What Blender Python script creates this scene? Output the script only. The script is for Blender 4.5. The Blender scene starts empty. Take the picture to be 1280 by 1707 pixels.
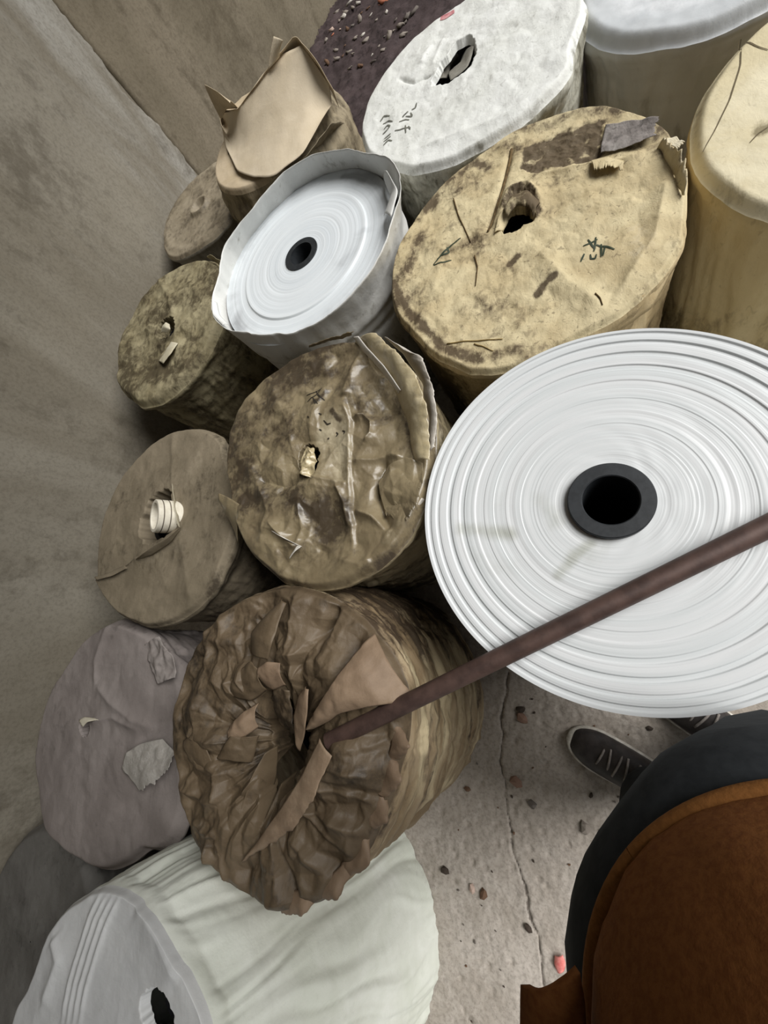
import bpy, bmesh, math, random
import numpy as np
from mathutils import Vector, Matrix
from mathutils.bvhtree import BVHTree
PI = math.pi
S = bpy.context.scene
COL = S.collection
random.seed(7)

# ------------------------------------------------------------------ camera
cam_d = bpy.data.cameras.new('camera'); cam = bpy.data.objects.new('camera', cam_d); COL.objects.link(cam)
cam_d.sensor_fit = 'HORIZONTAL'; cam_d.sensor_width = 36.0; cam_d.lens = 36.0 * 665.0 / 1280.0
cam_d.clip_start = 0.01; cam_d.clip_end = 100
cam.matrix_world = Matrix(((0.90397179, 0.12116946, 0.41006458, 0.0),
                           (0.0, 0.9590088, -0.28337628, 0.0),
                           (-0.4275921, 0.25616417, 0.8669169, 1.5),
                           (0, 0, 0, 1)))
S.camera = cam

# ------------------------------------------------------------------ sky, sun, exposure
W = bpy.data.worlds.new('overcast_sky'); S.world = W; W.use_nodes = True
bg = W.node_tree.nodes['Background']; bg.inputs[0].default_value = (0.92, 0.96, 1.0, 1); bg.inputs[1].default_value = 0.24
sun_d = bpy.data.lights.new('sun', 'SUN'); sun = bpy.data.objects.new('sun', sun_d); COL.objects.link(sun)
sun_d.energy = 3.8; sun_d.angle = math.radians(42); sun_d.color = (1.0, 0.985, 0.96)
sun.rotation_euler = Vector((0.70, 0.22, 0.70)).to_track_quat('Z', 'Y').to_euler()
S.view_settings.view_transform = 'Standard'; S.view_settings.look = 'None'
S.view_settings.exposure = 0.18; S.view_settings.gamma = 1.0; S.view_settings.use_curve_mapping = False

# ------------------------------------------------------------------ numpy noise
_rs = np.random.RandomState(3)
_perm = np.concatenate([_rs.permutation(256)] * 4)
_g = _rs.normal(size=(256, 3)); _g /= np.linalg.norm(_g, axis=1)[:, None]
def perlin(x, y, z=0.0):
    x, y, z = np.broadcast_arrays(np.asarray(x, float), np.asarray(y, float), np.asarray(z, float))
    xi, yi, zi = np.floor(x).astype(int), np.floor(y).astype(int), np.floor(z).astype(int)
    xf, yf, zf = x - xi, y - yi, z - zi
    u, v, w = [t * t * t * (t * (t * 6 - 15) + 10) for t in (xf, yf, zf)]
    def gr(a, b, c):
        h = _perm[_perm[_perm[(xi + a) & 255] + ((yi + b) & 255)] + ((zi + c) & 255)]
        g = _g[h]
        return g[..., 0] * (xf - a) + g[..., 1] * (yf - b) + g[..., 2] * (zf - c)
    L = lambda a, b, t: a + (b - a) * t
    return L(L(L(gr(0,0,0), gr(1,0,0), u), L(gr(0,1,0), gr(1,1,0), u), v),
             L(L(gr(0,0,1), gr(1,0,1), u), L(gr(0,1,1), gr(1,1,1), u), v), w) * 1.5
def fbm(x, y, z=0.0, o=4, lac=2.1, g=0.5):
    s = 0; a = 1.0
    for i in range(o):
        s = s + a * perlin(x, y, z + 17.3 * i); x = x * lac; y = y * lac; z = np.asarray(z) * lac; a *= g
    return s
def ridged(x, y, z=0.0, o=4):
    s = 0; a = 1.0
    for i in range(o):
        s = s + a * (1 - np.abs(perlin(x, y, z + 9.1 * i)) * 2); x = x * 2.05; y = y * 2.05; a *= 0.5
    return s * 0.5
def worley(x, y, seed=0):
    xi, yi = np.floor(x).astype(int), np.floor(y).astype(int)
    f1 = np.full(x.shape, 9.0); f2 = np.full(x.shape, 9.0)
    for a in (-1, 0, 1):
        for b in (-1, 0, 1):
            h = _perm[_perm[(xi + a + seed * 13) & 255] + ((yi + b) & 255)]
            px = xi + a + 0.5 + 0.45 * _g[h, 0]; py = yi + b + 0.5 + 0.45 * _g[h, 1]
            d = np.hypot(x - px, y - py)
            f2 = np.where(d < f1, f1, np.minimum(f2, d)); f1 = np.minimum(f1, d)
    return f1, f2
def facet(x, y, seed=0.0, warp=0.35):
    """piecewise-linear noise on a warped triangle lattice: flat facets meeting in sharp creases"""
    wx = warp * perlin(x * 0.7, y * 0.7, seed + 1.5); wy = warp * perlin(x * 0.7, y * 0.7, seed + 8.5); x = x + 1.3 * wx; y = y + 1.3 * wy
    xi, yi = np.floor(x).astype(int), np.floor(y).astype(int); u, v = x - xi, y - yi; si = int(seed * 7) & 255
    hv = lambda a, b: _g[_perm[_perm[(xi + a + si) & 255] + ((yi + b) & 255)], 0]
    h00, h10, h01, h11 = hv(0, 0), hv(1, 0), hv(0, 1), hv(1, 1)
    flip = _g[_perm[_perm[(xi + si) & 255] + (yi & 255)], 1] > 0
    a = np.where(u > v, h00 + u * (h10 - h00) + v * (h11 - h10), h00 + v * (h01 - h00) + u * (h11 - h01))
    b = np.where(u + v < 1, h00 + u * (h10 - h00) + v * (h01 - h00), h11 + (1 - u) * (h01 - h11) + (1 - v) * (h10 - h11))
    return np.where(flip, a, b)
def crumple_np(x, y, f, seed):
    c, s_ = math.cos(0.6), math.sin(0.6); X2, Y2 = x * c - y * s_, x * s_ + y * c
    return 0.60 * facet(x * f, y * f, seed) + 0.34 * facet(X2 * f * 2.1, Y2 * f * 2.1, seed + 2) + 0.20 * facet(x * f * 4.3 + 0.3, y * f * 4.3, seed + 4)
def sstep(a, b, x):
    t = np.clip((x - a) / (b - a), 0, 1); return t * t * (3 - 2 * t)
def polydist(x, y, pts):
    best = np.full(np.shape(x), 9.0); side = np.zeros(np.shape(x)); par = np.zeros(np.shape(x)); n = len(pts) - 1
    for i in range(n):
        ax, ay = pts[i]; bx, by = pts[i + 1]; dx, dy = bx - ax, by - ay; l2 = dx * dx + dy * dy + 1e-12
        t = np.clip(((x - ax) * dx + (y - ay) * dy) / l2, 0, 1)
        d = np.hypot(x - ax - t * dx, y - ay - t * dy); m = d < best
        best = np.where(m, d, best); side = np.where(m, np.sign((x - ax) * dy - (y - ay) * dx), side); par = np.where(m, (i + t) / n, par)
    return best, side, par
def inpoly(x, y, pts):
    c = np.zeros(np.shape(x), bool); n = len(pts)
    for i in range(n):
        ax, ay = pts[i]; bx, by = pts[(i + 1) % n]
        if ay == by: continue
        c ^= ((ay > y) != (by > y)) & (x < (bx - ax) * (y - ay) / (by - ay) + ax)
    return c
def softpoly(x, y, pts, soft=0.01, warp=0.0):
    if warp: x, y = x + warp * fbm(x * 22, y * 22, 3.0, o=4), y + warp * fbm(x * 22, y * 22, 9.0, o=4)
    d, _, _ = polydist(x, y, list(pts) + [pts[0]])
    return sstep(-soft, soft, np.where(inpoly(x, y, pts), d, -d))

# ------------------------------------------------------------------ mesh helpers
def mesh_np(name, V, F, attrs=None, smooth=True):
    V = np.asarray(V, np.float32).reshape(-1, 3); F = np.asarray(F, np.int32)
    me = bpy.data.meshes.new(name); k = F.shape[1]
    me.vertices.add(len(V)); me.vertices.foreach_set('co', V.ravel())
    me.loops.add(F.size); me.loops.foreach_set('vertex_index', F.ravel())
    me.polygons.add(len(F)); me.polygons.foreach_set('loop_start', np.arange(0, F.size, k, dtype=np.int32))
    me.polygons.foreach_set('loop_total', np.full(len(F), k, np.int32))
    me.update(calc_edges=True); me.validate()
    if smooth: me.polygons.foreach_set('use_smooth', np.ones(len(me.polygons), bool))
    for an, a in (attrs or {}).items():
        at = me.attributes.new(an, 'FLOAT', 'POINT'); at.data.foreach_set('value', np.ascontiguousarray(np.broadcast_to(np.asarray(a, np.float32).ravel(), (len(V),))))
    return me
def grid_faces(m, n, wrap=False):
    i, j = np.meshgrid(np.arange(m - 1), np.arange(n if wrap else n - 1), indexing='ij')
    j2 = (j + 1) % n
    return np.stack([i * n + j, i * n + j2, (i + 1) * n + j2, (i + 1) * n + j], -1).reshape(-1, 4)
def link(name, me, mat, parent=None, loc=(0, 0, 0)):
    o = bpy.data.objects.new(name, me); COL.objects.link(o)
    if mat is not None and me is not None and not me.materials: me.materials.append(mat)
    o.location = loc
    if parent is not None: o.parent = parent
    return o
def tag(o, label=None, cat=None, group=None, kind=None):
    if label: o['label'] = label
    if cat: o['category'] = cat
    if group: o['group'] = group
    if kind: o['kind'] = kind
    return o
def empty(name, loc, label, cat, group=None):
    o = bpy.data.objects.new(name, None); COL.objects.link(o); o.location = loc; o.empty_display_size = 0.1
    return tag(o, label, cat, group)
def solidify(o, t, off=0):
    m = o.modifiers.new('thickness', 'SOLIDIFY'); m.thickness = t; m.offset = off; return o
def grid_obj(name, V, mat, parent=None, wrap=False, attrs=None, thick=0, smooth=True):
    m, n = V.shape[:2]
    o = link(name, mesh_np(name, V, grid_faces(m, n, wrap), attrs, smooth), mat, parent)
    if thick: solidify(o, thick)
    return o
def lathe(name, prof, mat, parent=None, n=96, loc=(0, 0, 0), closed=True):
    """prof: list of (r, z) traced as a closed loop"""
    prof = list(prof) + ([prof[0]] if closed else [])
    th = np.arange(n) / n * 2 * PI; P = np.array(prof)
    V = np.stack([P[:, :1] * np.cos(th), P[:, :1] * np.sin(th), np.repeat(P[:, 1:], n, 1)], -1)
    o = grid_obj(name, V, mat, parent, wrap=True, smooth=False)
    o.location = loc
    md = o.modifiers.new('es', 'EDGE_SPLIT'); md.split_angle = math.radians(35)
    o.data.polygons.foreach_set('use_smooth', np.ones(len(o.data.polygons), bool))
    return o
def resample(P, n):
    P = np.asarray(P, float); d = np.r_[0, np.cumsum(np.linalg.norm(np.diff(P, axis=0), axis=1))]
    t = np.linspace(0, d[-1], n)
    Q = np.stack([np.interp(t, d, P[:, k]) for k in range(P.shape[1])], -1)
    return Q
def smooth_line(P, n):
    Q = resample(P, n); k = max(1, n // (len(P) * 3))
    for _ in range(k):
        Q[1:-1] = Q[:-2] * 0.25 + Q[1:-1] * 0.5 + Q[2:] * 0.25
    return Q
def flap(name, A, B, parent, mat, n=36, m=14, crumple=0.004, bulge=0.0, freq=26, thick=0.0012, seed=0, dirt=0.0, pale=0.0, tear=0.0):
    """a sheet of paper lofted between two edges A and B (world points), crumpled, with a torn free edge"""
    A = smooth_line(A, n); B = smooth_line(B, n); s = np.linspace(0, 1, m)[:, None, None]
    if tear:
        e = fbm(np.arange(n) * 0.35, seed + 0.3, o=3)[:, None] * tear; B = B + (B - A) / (np.linalg.norm(B - A, axis=1)[:, None] + 1e-6) * e
    V = A[None] * (1 - s) + B[None] * s
    V[..., 2] += bulge * 4 * (s * (1 - s))[..., 0]
    x, y = V[..., 0], V[..., 1]; cr = 1.2 * crumple_np(x, y, freq * 0.8, seed) + 0.2 * fbm(x * freq, y * freq, V[..., 2] * freq + seed, o=2)
    V[..., 2] += crumple * cr
    V[..., 0] += 0.4 * crumple * perlin(x * freq, y * freq, seed + 5.5); V[..., 1] += 0.4 * crumple * perlin(x * freq, y * freq, seed + 9.5)
    V = V - np.array(parent.location) if parent else V
    return grid_obj(name, V, mat, parent, attrs={'dirt': dirt + 0.15 * fbm(x * 14, y * 14, seed), 'pale': pale}, thick=thick)
def tube_path(name, pts, radii, mat, parent=None, n=12, cap=True):
    P = np.asarray(pts, float); R = np.broadcast_to(np.asarray(radii, float), (len(P),))
    T = np.gradient(P, axis=0); T /= np.linalg.norm(T, axis=1)[:, None]
    ref = np.array([0, 0, 1.0]) if abs(T[0][2]) < 0.9 else np.array([1.0, 0, 0])
    V = []
    th = np.arange(n) / n * 2 * PI
    for p, t, r in zip(P, T, R):
        u = np.cross(ref, t); u /= np.linalg.norm(u); w = np.cross(t, u)
        V.append(p + r * (np.cos(th)[:, None] * u + np.sin(th)[:, None] * w))
    V = np.array(V)
    if cap:
        V = np.concatenate([np.repeat(P[:1, None], n, 1), V, np.repeat(P[-1:, None], n, 1)])
    if parent: V = V - np.array(parent.location)
    return grid_obj(name, V, mat, parent, wrap=True)

# ------------------------------------------------------------------ materials
def lin(h):
    h = h.lstrip('#'); c = [int(h[i:i + 2], 16) / 255 for i in (0, 2, 4)]
    return tuple(v / 12.92 if v <= 0.04045 else ((v + 0.055) / 1.055) ** 2.4 for v in c) + (1,)
class NT:
    def __init__(s, name):
        s.m = bpy.data.materials.new(name); s.m.use_nodes = True; s.t = s.m.node_tree; s.N = s.t.nodes; s.L = s.t.links
        s.b = s.N['Principled BSDF']
    def node(s, typ, **kw):
        n = s.N.new(typ)
        for k, v in kw.items(): setattr(n, k, v)
        return n
    def inp(s, n, k, v):
        if hasattr(v, 'is_output') or isinstance(v, bpy.types.NodeSocket): s.L.new(v, n.inputs[k])
        else: n.inputs[k].default_value = v
    def math(s, op, a, b=0.0, clamp=False):
        n = s.node('ShaderNodeMath', operation=op); n.use_clamp = clamp; s.inp(n, 0, a); s.inp(n, 1, b); return n.outputs[0]
    def ss(s, x, a, b, lo=0.0, hi=1.0):
        n = s.node('ShaderNodeMapRange'); n.interpolation_type = 'SMOOTHSTEP'
        for i, v in enumerate((x, a, b, lo, hi)): s.inp(n, i, v)
        return n.outputs[0]
    def mix(s, f, a, b, mode='MIX'):
        n = s.node('ShaderNodeMix', data_type='RGBA', blend_type=mode); s.inp(n, 0, f); s.inp(n, 6, a); s.inp(n, 7, b); return n.outputs[2]
    def noise(s, vec, scale, detail=6, rough=0.6, dist=0.0):
        n = s.node('ShaderNodeTexNoise'); s.L.new(vec, n.inputs['Vector']); n.inputs['Scale'].default_value = scale
        n.inputs['Detail'].default_value = detail; n.inputs['Roughness'].default_value = rough; n.inputs['Distortion'].default_value = dist
        return n.outputs[0]
    def coord(s, off=(0, 0, 0), scale=(1, 1, 1)):
        tc = s.node('ShaderNodeTexCoord'); mp = s.node('ShaderNodeMapping'); s.L.new(tc.outputs['Object'], mp.inputs[0])
        mp.inputs['Location'].default_value = off; mp.inputs['Scale'].default_value = scale; return mp.outputs[0]
    def attr(s, nm):
        n = s.node('ShaderNodeAttribute', attribute_name=nm); return n.outputs['Fac']
    def bump(s, h, strength=0.3, dist=0.002):
        n = s.node('ShaderNodeBump'); s.inp(n, 'Height', h); n.inputs['Strength'].default_value = strength; n.inputs['Distance'].default_value = dist
        s.L.new(n.outputs[0], s.b.inputs['Normal'])
_mseed = [0]
def paper(name, base, base2, dark, pale='#e8e4d8', rough=0.75, spec=0.3, scale=1.0, bump=0.35, dirt_k=1.0, stretch=(1, 1, 1), bias=0.0, darkmax=0.9, speck=0.25, coat=0.0):
    _mseed[0] += 1; off = (3.7 * _mseed[0], 1.9 * _mseed[0], 0.7 * _mseed[0])
    t = NT(name); v = t.coord(off, stretch)
    n1 = t.noise(v, 7 * scale, 8, 0.62, 0.4); n2 = t.noise(v, 34 * scale, 8, 0.68, 0.3); n3 = t.noise(v, 150 * scale, 4, 0.6)
    c = t.mix(t.ss(n1, 0.36, 0.64), lin(base), lin(base2))
    c = t.mix(t.math('MULTIPLY', t.ss(n3, 0.3, 0.75), 0.18), c, lin(base2))
    pm = t.ss(t.math('ADD', t.attr('pale'), t.math('MULTIPLY', t.math('SUBTRACT', n2, 0.5), 0.7)), 0.3, 0.85)
    c = t.mix(pm, c, lin(pale))
    n4 = t.noise(t.coord((off[1], off[0], off[2]), (2.6, 1.0, 1.0)), 16 * scale, 9, 0.72, 1.1)
    d = t.math('ADD', t.math('MULTIPLY', t.attr('dirt'), dirt_k), t.math('ADD', t.math('MULTIPLY', t.math('SUBTRACT', n2, 0.5), 1.3), t.math('ADD', t.math('MULTIPLY', t.math('SUBTRACT', n1, 0.5), 0.9), t.math('MULTIPLY', t.math('SUBTRACT', n4, 0.5), 1.0))))
    d = t.math('ADD', d, bias)
    dm = t.math('MULTIPLY', t.ss(d, 0.16, 0.48), darkmax * 0.55)
    c = t.mix(dm, c, lin(dark))
    c = t.mix(t.math('MULTIPLY', t.ss(d, 0.42, 0.66), darkmax), c, lin(dark))
    sp = t.math('MULTIPLY', t.ss(t.noise(v, 75 * scale, 3, 0.5, 1.2), 0.62, 0.70), speck)
    c = t.mix(sp, c, lin(dark))
    t.L.new(c, t.b.inputs['Base Color']); t.b.inputs['Roughness'].default_value = rough
    t.b.inputs['Specular IOR Level'].default_value = spec
    if coat: t.b.inputs['Coat Weight'].default_value = coat; t.b.inputs['Coat Roughness'].default_value = 0.22
    t.bump(t.math('ADD', t.math('ADD', n2, n4), t.math('MULTIPLY', n3, 0.5)), bump * 1.3, 0.004)
    return t.m
def plain(name, col, rough=0.6, spec=0.4, col2=None, scale=20, bump=0.0, metal=0.0, stretch=(1, 1, 1)):
    _mseed[0] += 1; t = NT(name); v = t.coord((1.3 * _mseed[0], 0.4, 2.2), stretch); n = t.noise(v, scale, 6, 0.6)
    t.L.new(t.mix(t.ss(n, 0.35, 0.68), lin(col), lin(col2 or col)), t.b.inputs['Base Color'])
    t.b.inputs['Roughness'].default_value = rough; t.b.inputs['Specular IOR Level'].default_value = spec; t.b.inputs['Metallic'].default_value = metal
    if bump: t.bump(n, bump, 0.002)
    return t.m
M = {}
M['black_core'] = plain('black_core', '#2b2e31', 0.5, 0.4, '#202326', 60, 0.1)
M['core_dark'] = plain('core_dark', '#17171a', 0.7, 0.3, '#101012', 30)
M['ink'] = plain('ink', '#2e3a2c', 0.6, 0.3, '#49503f', 90)
M['ink_grey'] = plain('ink_grey', '#77776c', 0.6, 0.3, '#5a5a54', 120)
M['ink_black'] = plain('ink_black', '#25221d', 0.7, 0.3, '#3c352a', 120)

# ------------------------------------------------------------------ generic wrapped roll
ROLLS = 'rolls packed on the floor'
def roll(name, label, O, mats, hole=None, base=None, body=None, nt=300, nr=80, ns=70, edge=0.012, edge_w=0.05,
         relief=None, fine=(0.0015, 30), crumple=(0.0, 20), ridges=(), sag=0.0, dirt=None, pale=None,
         side_h=0.003, side_v=0.002, side_dark=None, side_pale=None, hole_drop=0.09, face_name='end_cover', side_name='side_wrap', seed=0, cat='roll', twist=0.0, tip=(0, 0), core_top=0.05):
    cx, cy = O['c']; h = O['h']; seed = seed or (len(name) + int(abs(cx) * 100))
    root = empty(name, (cx, cy, 0), label, cat, ROLLS)
    th = np.arange(nt) / nt * 2 * PI
    Rk = np.array(O['R']); tk = np.arange(48) / 48 * 2 * PI
    rim = np.interp(th, np.r_[tk, 2 * PI], np.r_[Rk, Rk[0]])
    for _ in range(3): rim = (np.roll(rim, 1) + 2 * rim + np.roll(rim, -1)) / 4
    rim = rim * (1 + 0.006 * perlin(np.cos(th) * 4, np.sin(th) * 4, seed) + 0.003 * perlin(np.cos(th) * 14, np.sin(th) * 14, seed))
    RX, RY = rim * np.cos(th), rim * np.sin(th)
    if hole is None: hx = hy = 0.0; hr = np.full(nt, 0.002)
    else:
        H = np.array(hole) - [cx, cy]; hc = H.mean(0); hx, hy = hc
        a = np.arctan2(H[:, 1] - hy, H[:, 0] - hx) % (2 * PI); q = np.hypot(H[:, 0] - hx, H[:, 1] - hy); od = np.argsort(a); a, q = a[od], q[od]
        hr = np.interp(th, np.r_[a[-1] - 2 * PI, a, a[0] + 2 * PI], np.r_[q[-1], q, q[0]]); hr *= 1 + 0.10 * perlin(np.cos(th) * 5, np.sin(th) * 5, seed + 3)
    t = np.linspace(1, 0, nr)[:, None]
    X = (hx + hr * np.cos(th)) * (1 - t) + RX * t; Y = (hy + hr * np.sin(th)) * (1 - t) + RY * t
    wx, wy = X + cx, Y + cy
    Z = np.zeros_like(X) + h
    Z += fine[0] * fbm(wx * fine[1], wy * fine[1], seed, o=4)
    if crumple[0]:
        Z += crumple[0] * 1.3 * crumple_np(wx, wy, crumple[1], seed) * (0.25 + 0.75 * sstep(1.0, 0.84, t))
    if relief is not None: Z += relief(wx, wy, t + 0 * X, th + 0 * X)
    for pts, w, hh, kind in ridges:
        d, sd, par = polydist(wx, wy, pts); fade = sstep(0, 0.12, par) * sstep(1, 0.85, par)
        if kind == 'r': Z += hh * np.exp(-(d / w) ** 1.3) * (0.35 + 0.65 * fade)
        elif kind == 'l': Z += hh * fade * np.exp(-d / w) * sstep(-0.007, 0.007, sd * d)
        else: Z += hh * fade * np.exp(-d / w) * sstep(0.007, -0.007, sd * d)
    Z += tip[0] * X + tip[1] * Y
    Z -= sag * np.exp(-((X - hx) ** 2 + (Y - hy) ** 2) / 0.09 ** 2)
    Z -= edge * sstep(1 - edge_w, 1.0, t) ** 1.5
    D = (dirt(wx, wy, t + 0 * X) if dirt else 0.05) + 0 * X
    Pl = (pale(wx, wy, t + 0 * X) if pale else 0.0) + 0 * X
    V = np.stack([X, Y, Z], -1)
    if hole is not None:   # the cover turns down into the core
        q = np.linspace(0.12, 1, 9)[:, None]; Vi = np.stack([hx + hr * np.cos(th) * (1 - 0.12 * q), hy + hr * np.sin(th) * (1 - 0.12 * q), Z[-1] - hole_drop * q], -1)
        V = np.concatenate([V, Vi]); D = np.concatenate([D, np.repeat(D[-1:], 9, 0)]); Pl = np.concatenate([Pl, np.repeat(Pl[-1:], 9, 0)])
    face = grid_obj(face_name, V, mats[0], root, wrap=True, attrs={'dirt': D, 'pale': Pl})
    # side: from the rim down to the floor
    s = np.linspace(0, 1, ns)[:, None] ** 1.25
    (bx, by), br = base or ((cx, cy), O['r']); bx -= cx; by -= cy; body_r = body or O['r']
    zz = Z[0] * (1 - s)
    bl = sstep(0, 0.16, s)
    rr = rim * (1 - bl) + (body_r * (1 - s) + br * s) * bl
    co = np.cos(th + twist * s); si = np.sin(th + twist * s)
    ang = th + twist * s + 0.25 * perlin(np.cos(th) * 2, np.sin(th) * 2, zz * 3)
    wa = np.abs(((ang / (2 * PI)) % 1.0) * 2 - 1)      # mirrored so that the pattern closes
    wr = side_h * (0.7 * facet(wa * 9 + 0.5 * perlin(wa * 3, zz * 4, seed), zz * 16, seed) + 0.45 * facet(wa * 17, zz * 37, seed + 3) + 0.3 * facet(wa * 34, zz * 80, seed + 5)) + side_v * (0.8 * facet(wa * 36, zz * 3.0 + wa * 2, seed + 7) + 0.5 * facet(wa * 80, zz * 5.0, seed + 9))
    rr = rr + sstep(0, 0.05, s) * wr + 0.003 * np.sin(PI * np.clip(s / 0.05, 0, 1))
    SX = bx * s + rr * np.cos(th); SY = by * s + rr * np.sin(th)
    Vs = np.stack([SX, SY, zz], -1)
    sd = side_dark(SX + cx, SY + cy, zz) if side_dark else 0.15  # stain noise; several rolls also go darker towards the foot
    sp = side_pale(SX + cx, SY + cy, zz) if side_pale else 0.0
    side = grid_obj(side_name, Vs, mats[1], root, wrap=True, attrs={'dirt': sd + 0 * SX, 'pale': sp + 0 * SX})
    if hole is not None:
        r0 = max(0.03, float(np.median(hr)) * 0.86)
        lathe('core_tube', [(r0, 0.02), (r0, h - core_top), (r0 * 0.82, h - core_top), (r0 * 0.82, 0.03), (0.001, 0.03), (0.001, 0.02)], mats[2] if len(mats) > 2 else M['core_dark'], root, 40, (hx, hy, 0))
    root_face[root.name] = face
    return root
root_face = {}
_bvh = {}
def surf(root, x, y):
    """height of a roll's end cover under (x, y)"""
    f = root_face[root.name]
    if f.name not in _bvh:
        me = f.data; co = np.empty(len(me.vertices) * 3, np.float32); me.vertices.foreach_get('co', co)
        _bvh[f.name] = BVHTree.FromPolygons([tuple(c) for c in co.reshape(-1, 3)], [tuple(p.vertices) for p in me.polygons])
    p, _, _, _ = _bvh[f.name].ray_cast(Vector((x - root.location.x, y - root.location.y, 2)), Vector((0, 0, -1)))
    return p.z if p else 0.64
def ink(root, strokes, w, mat, name='pen_stroke'):
    for st in strokes:
        V = []; F = []
        P = resample(st, max(4, int(len(st) * 4))); T = np.gradient(P, axis=0); T /= np.linalg.norm(T, axis=1)[:, None] + 1e-9
        for i, (p, t) in enumerate(zip(P, T)):
            ww = w * (0.55 + 0.45 * math.sin(PI * (i + 0.6) / len(P)))
            for sgn in (-1, 1):
                x, y = p[0] - t[1] * ww * sgn, p[1] + t[0] * ww * sgn
                V.append((x - root.location.x, y - root.location.y, surf(root, x, y) + 0.0012))
        for i in range(len(P) - 1): F.append((2 * i, 2 * i + 1, 2 * i + 3, 2 * i + 2))
        link(name, mesh_np(name, V, F), mat, root)

# ================================================================== the setting
def concrete(name, a, b, dark, pale, scale=1.0, stretch=(1, 1, 1), bump=0.4, dk=0.8):
    _mseed[0] += 1; t = NT(name); v = t.coord((2.1 * _mseed[0], 0.8, 1.4), stretch); vv = t.coord((0.3, 1.7 * _mseed[0], 0.2))
    n1 = t.noise(v, 2.2 * scale, 8, 0.6, 0.5); n2 = t.noise(vv, 16 * scale, 8, 0.7, 0.2); n3 = t.noise(vv, 90 * scale, 5, 0.65); n4 = t.noise(v, 9 * scale, 6, 0.6, 0.8)
    c = t.mix(t.ss(n1, 0.35, 0.65), lin(a), lin(b))
    c = t.mix(t.math('MULTIPLY', t.ss(t.math('ADD', t.attr('pale'), t.math('SUBTRACT', n4, 0.5)), 0.15, 0.9), 0.8), c, lin(pale))
    d = t.math('ADD', t.attr('dirt'), t.math('ADD', t.math('MULTIPLY', t.math('SUBTRACT', n2, 0.5), 1.9), t.math('MULTIPLY', t.math('SUBTRACT', n4, 0.5), 1.1)))
    c = t.mix(t.math('MULTIPLY', t.ss(d, 0.10, 0.75), dk), c, lin(dark))
    c = t.mix(t.math('MULTIPLY', t.ss(n3, 0.42, 0.68), 0.30), c, lin(dark))
    t.L.new(c, t.b.inputs['Base Color']); t.b.inputs['Roughness'].default_value = 0.9; t.b.inputs['Specular IOR Level'].default_value = 0.2
    t.bump(t.math('ADD', n2, t.math('MULTIPLY', n3, 0.6)), bump, 0.006)
    return t.m
M['floor'] = concrete('floor_concrete', '#aaa197', '#9c9388', '#4a423a', '#c0b8af', 1.3)
M['wall_left'] = concrete('wall_plaster', '#938d80', '#817a6c', '#5a5347', '#bab8b1', 0.8, (1, 1, 0.28), 0.3, 0.6)
M['wall_back'] = concrete('wall_render', '#8f8573', '#7e7563', '#574e3f', '#9c937f', 0.8, (1, 1, 0.22), 0.3, 0.6)

def axis_pts(lo, f0, f1, hi, fine, coarse):
    return np.r_[np.linspace(lo, f0, max(2, int((f0 - lo) / coarse)))[:-1], np.arange(f0, f1, fine), np.linspace(f1, hi, max(2, int((hi - f1) / coarse)))]
xs = axis_pts(-3.2, -0.72, 0.42, 4.0, 0.0042, 0.16); ys = axis_pts(-3.6, -1.3, 0.0, 7.0, 0.0042, 0.16)
FY, FX = np.meshgrid(ys, xs, indexing='ij')
CRACK = [(-0.2431,-0.1374),(-0.2499,-0.1944),(-0.2773,-0.2882),(-0.2766,-0.3507),(-0.2932,-0.4135),(-0.2797,-0.4796),(-0.2778,-0.5451),(-0.2734,-0.6002),(-0.2746,-0.6549),(-0.2526,-0.7036),(-0.2401,-0.7523),(-0.2338,-0.8080),(-0.2162,-0.8454),(-0.2137,-0.8989),(-0.2162,-0.9522),(-0.2086,-1.0265)]
d, _, par = polydist(FX + 0.006 * fbm(FX * 25, FY * 25, 3.3), FY + 0.006 * fbm(FX * 25, FY * 25, 8.3), CRACK)
cw = 0.0026 + 0.0022 * np.abs(perlin(par * 9, 2.2))
groove = np.exp(-(d / cw) ** 2)
FZ = 0.004 * fbm(FX * 6, FY * 6, 1.1, o=5) + 0.0022 * fbm(FX * 45, FY * 45, 5.1, o=3) - 0.007 * groove
f1, f2 = worley(FX * 16, FY * 16, 4)
FZ -= 0.004 * sstep(0.22, 0.05, f1) * (perlin(FX * 3, FY * 3, 8.8) > 0.05)
FD = 0.9 * groove + 0.34 * fbm(FX * 5, FY * 5, 6.6, o=4) + 0.3 * np.exp(-(polydist(FX, FY, [(-0.2266,-0.7349),(-0.2267,-0.8203),(-0.2172,-0.8864)])[0] / 0.05) ** 2) - 0.1
FP = 0.35 + 0.35 * fbm(FX * 2.4, FY * 2.4, 2.6, o=3)
floor = grid_obj('floor', np.stack([FX, FY, FZ], -1), M['floor'], attrs={'dirt': FD, 'pale': FP})
tag(floor, 'grey-beige concrete floor with a long crack', 'floor', kind='structure')

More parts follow.
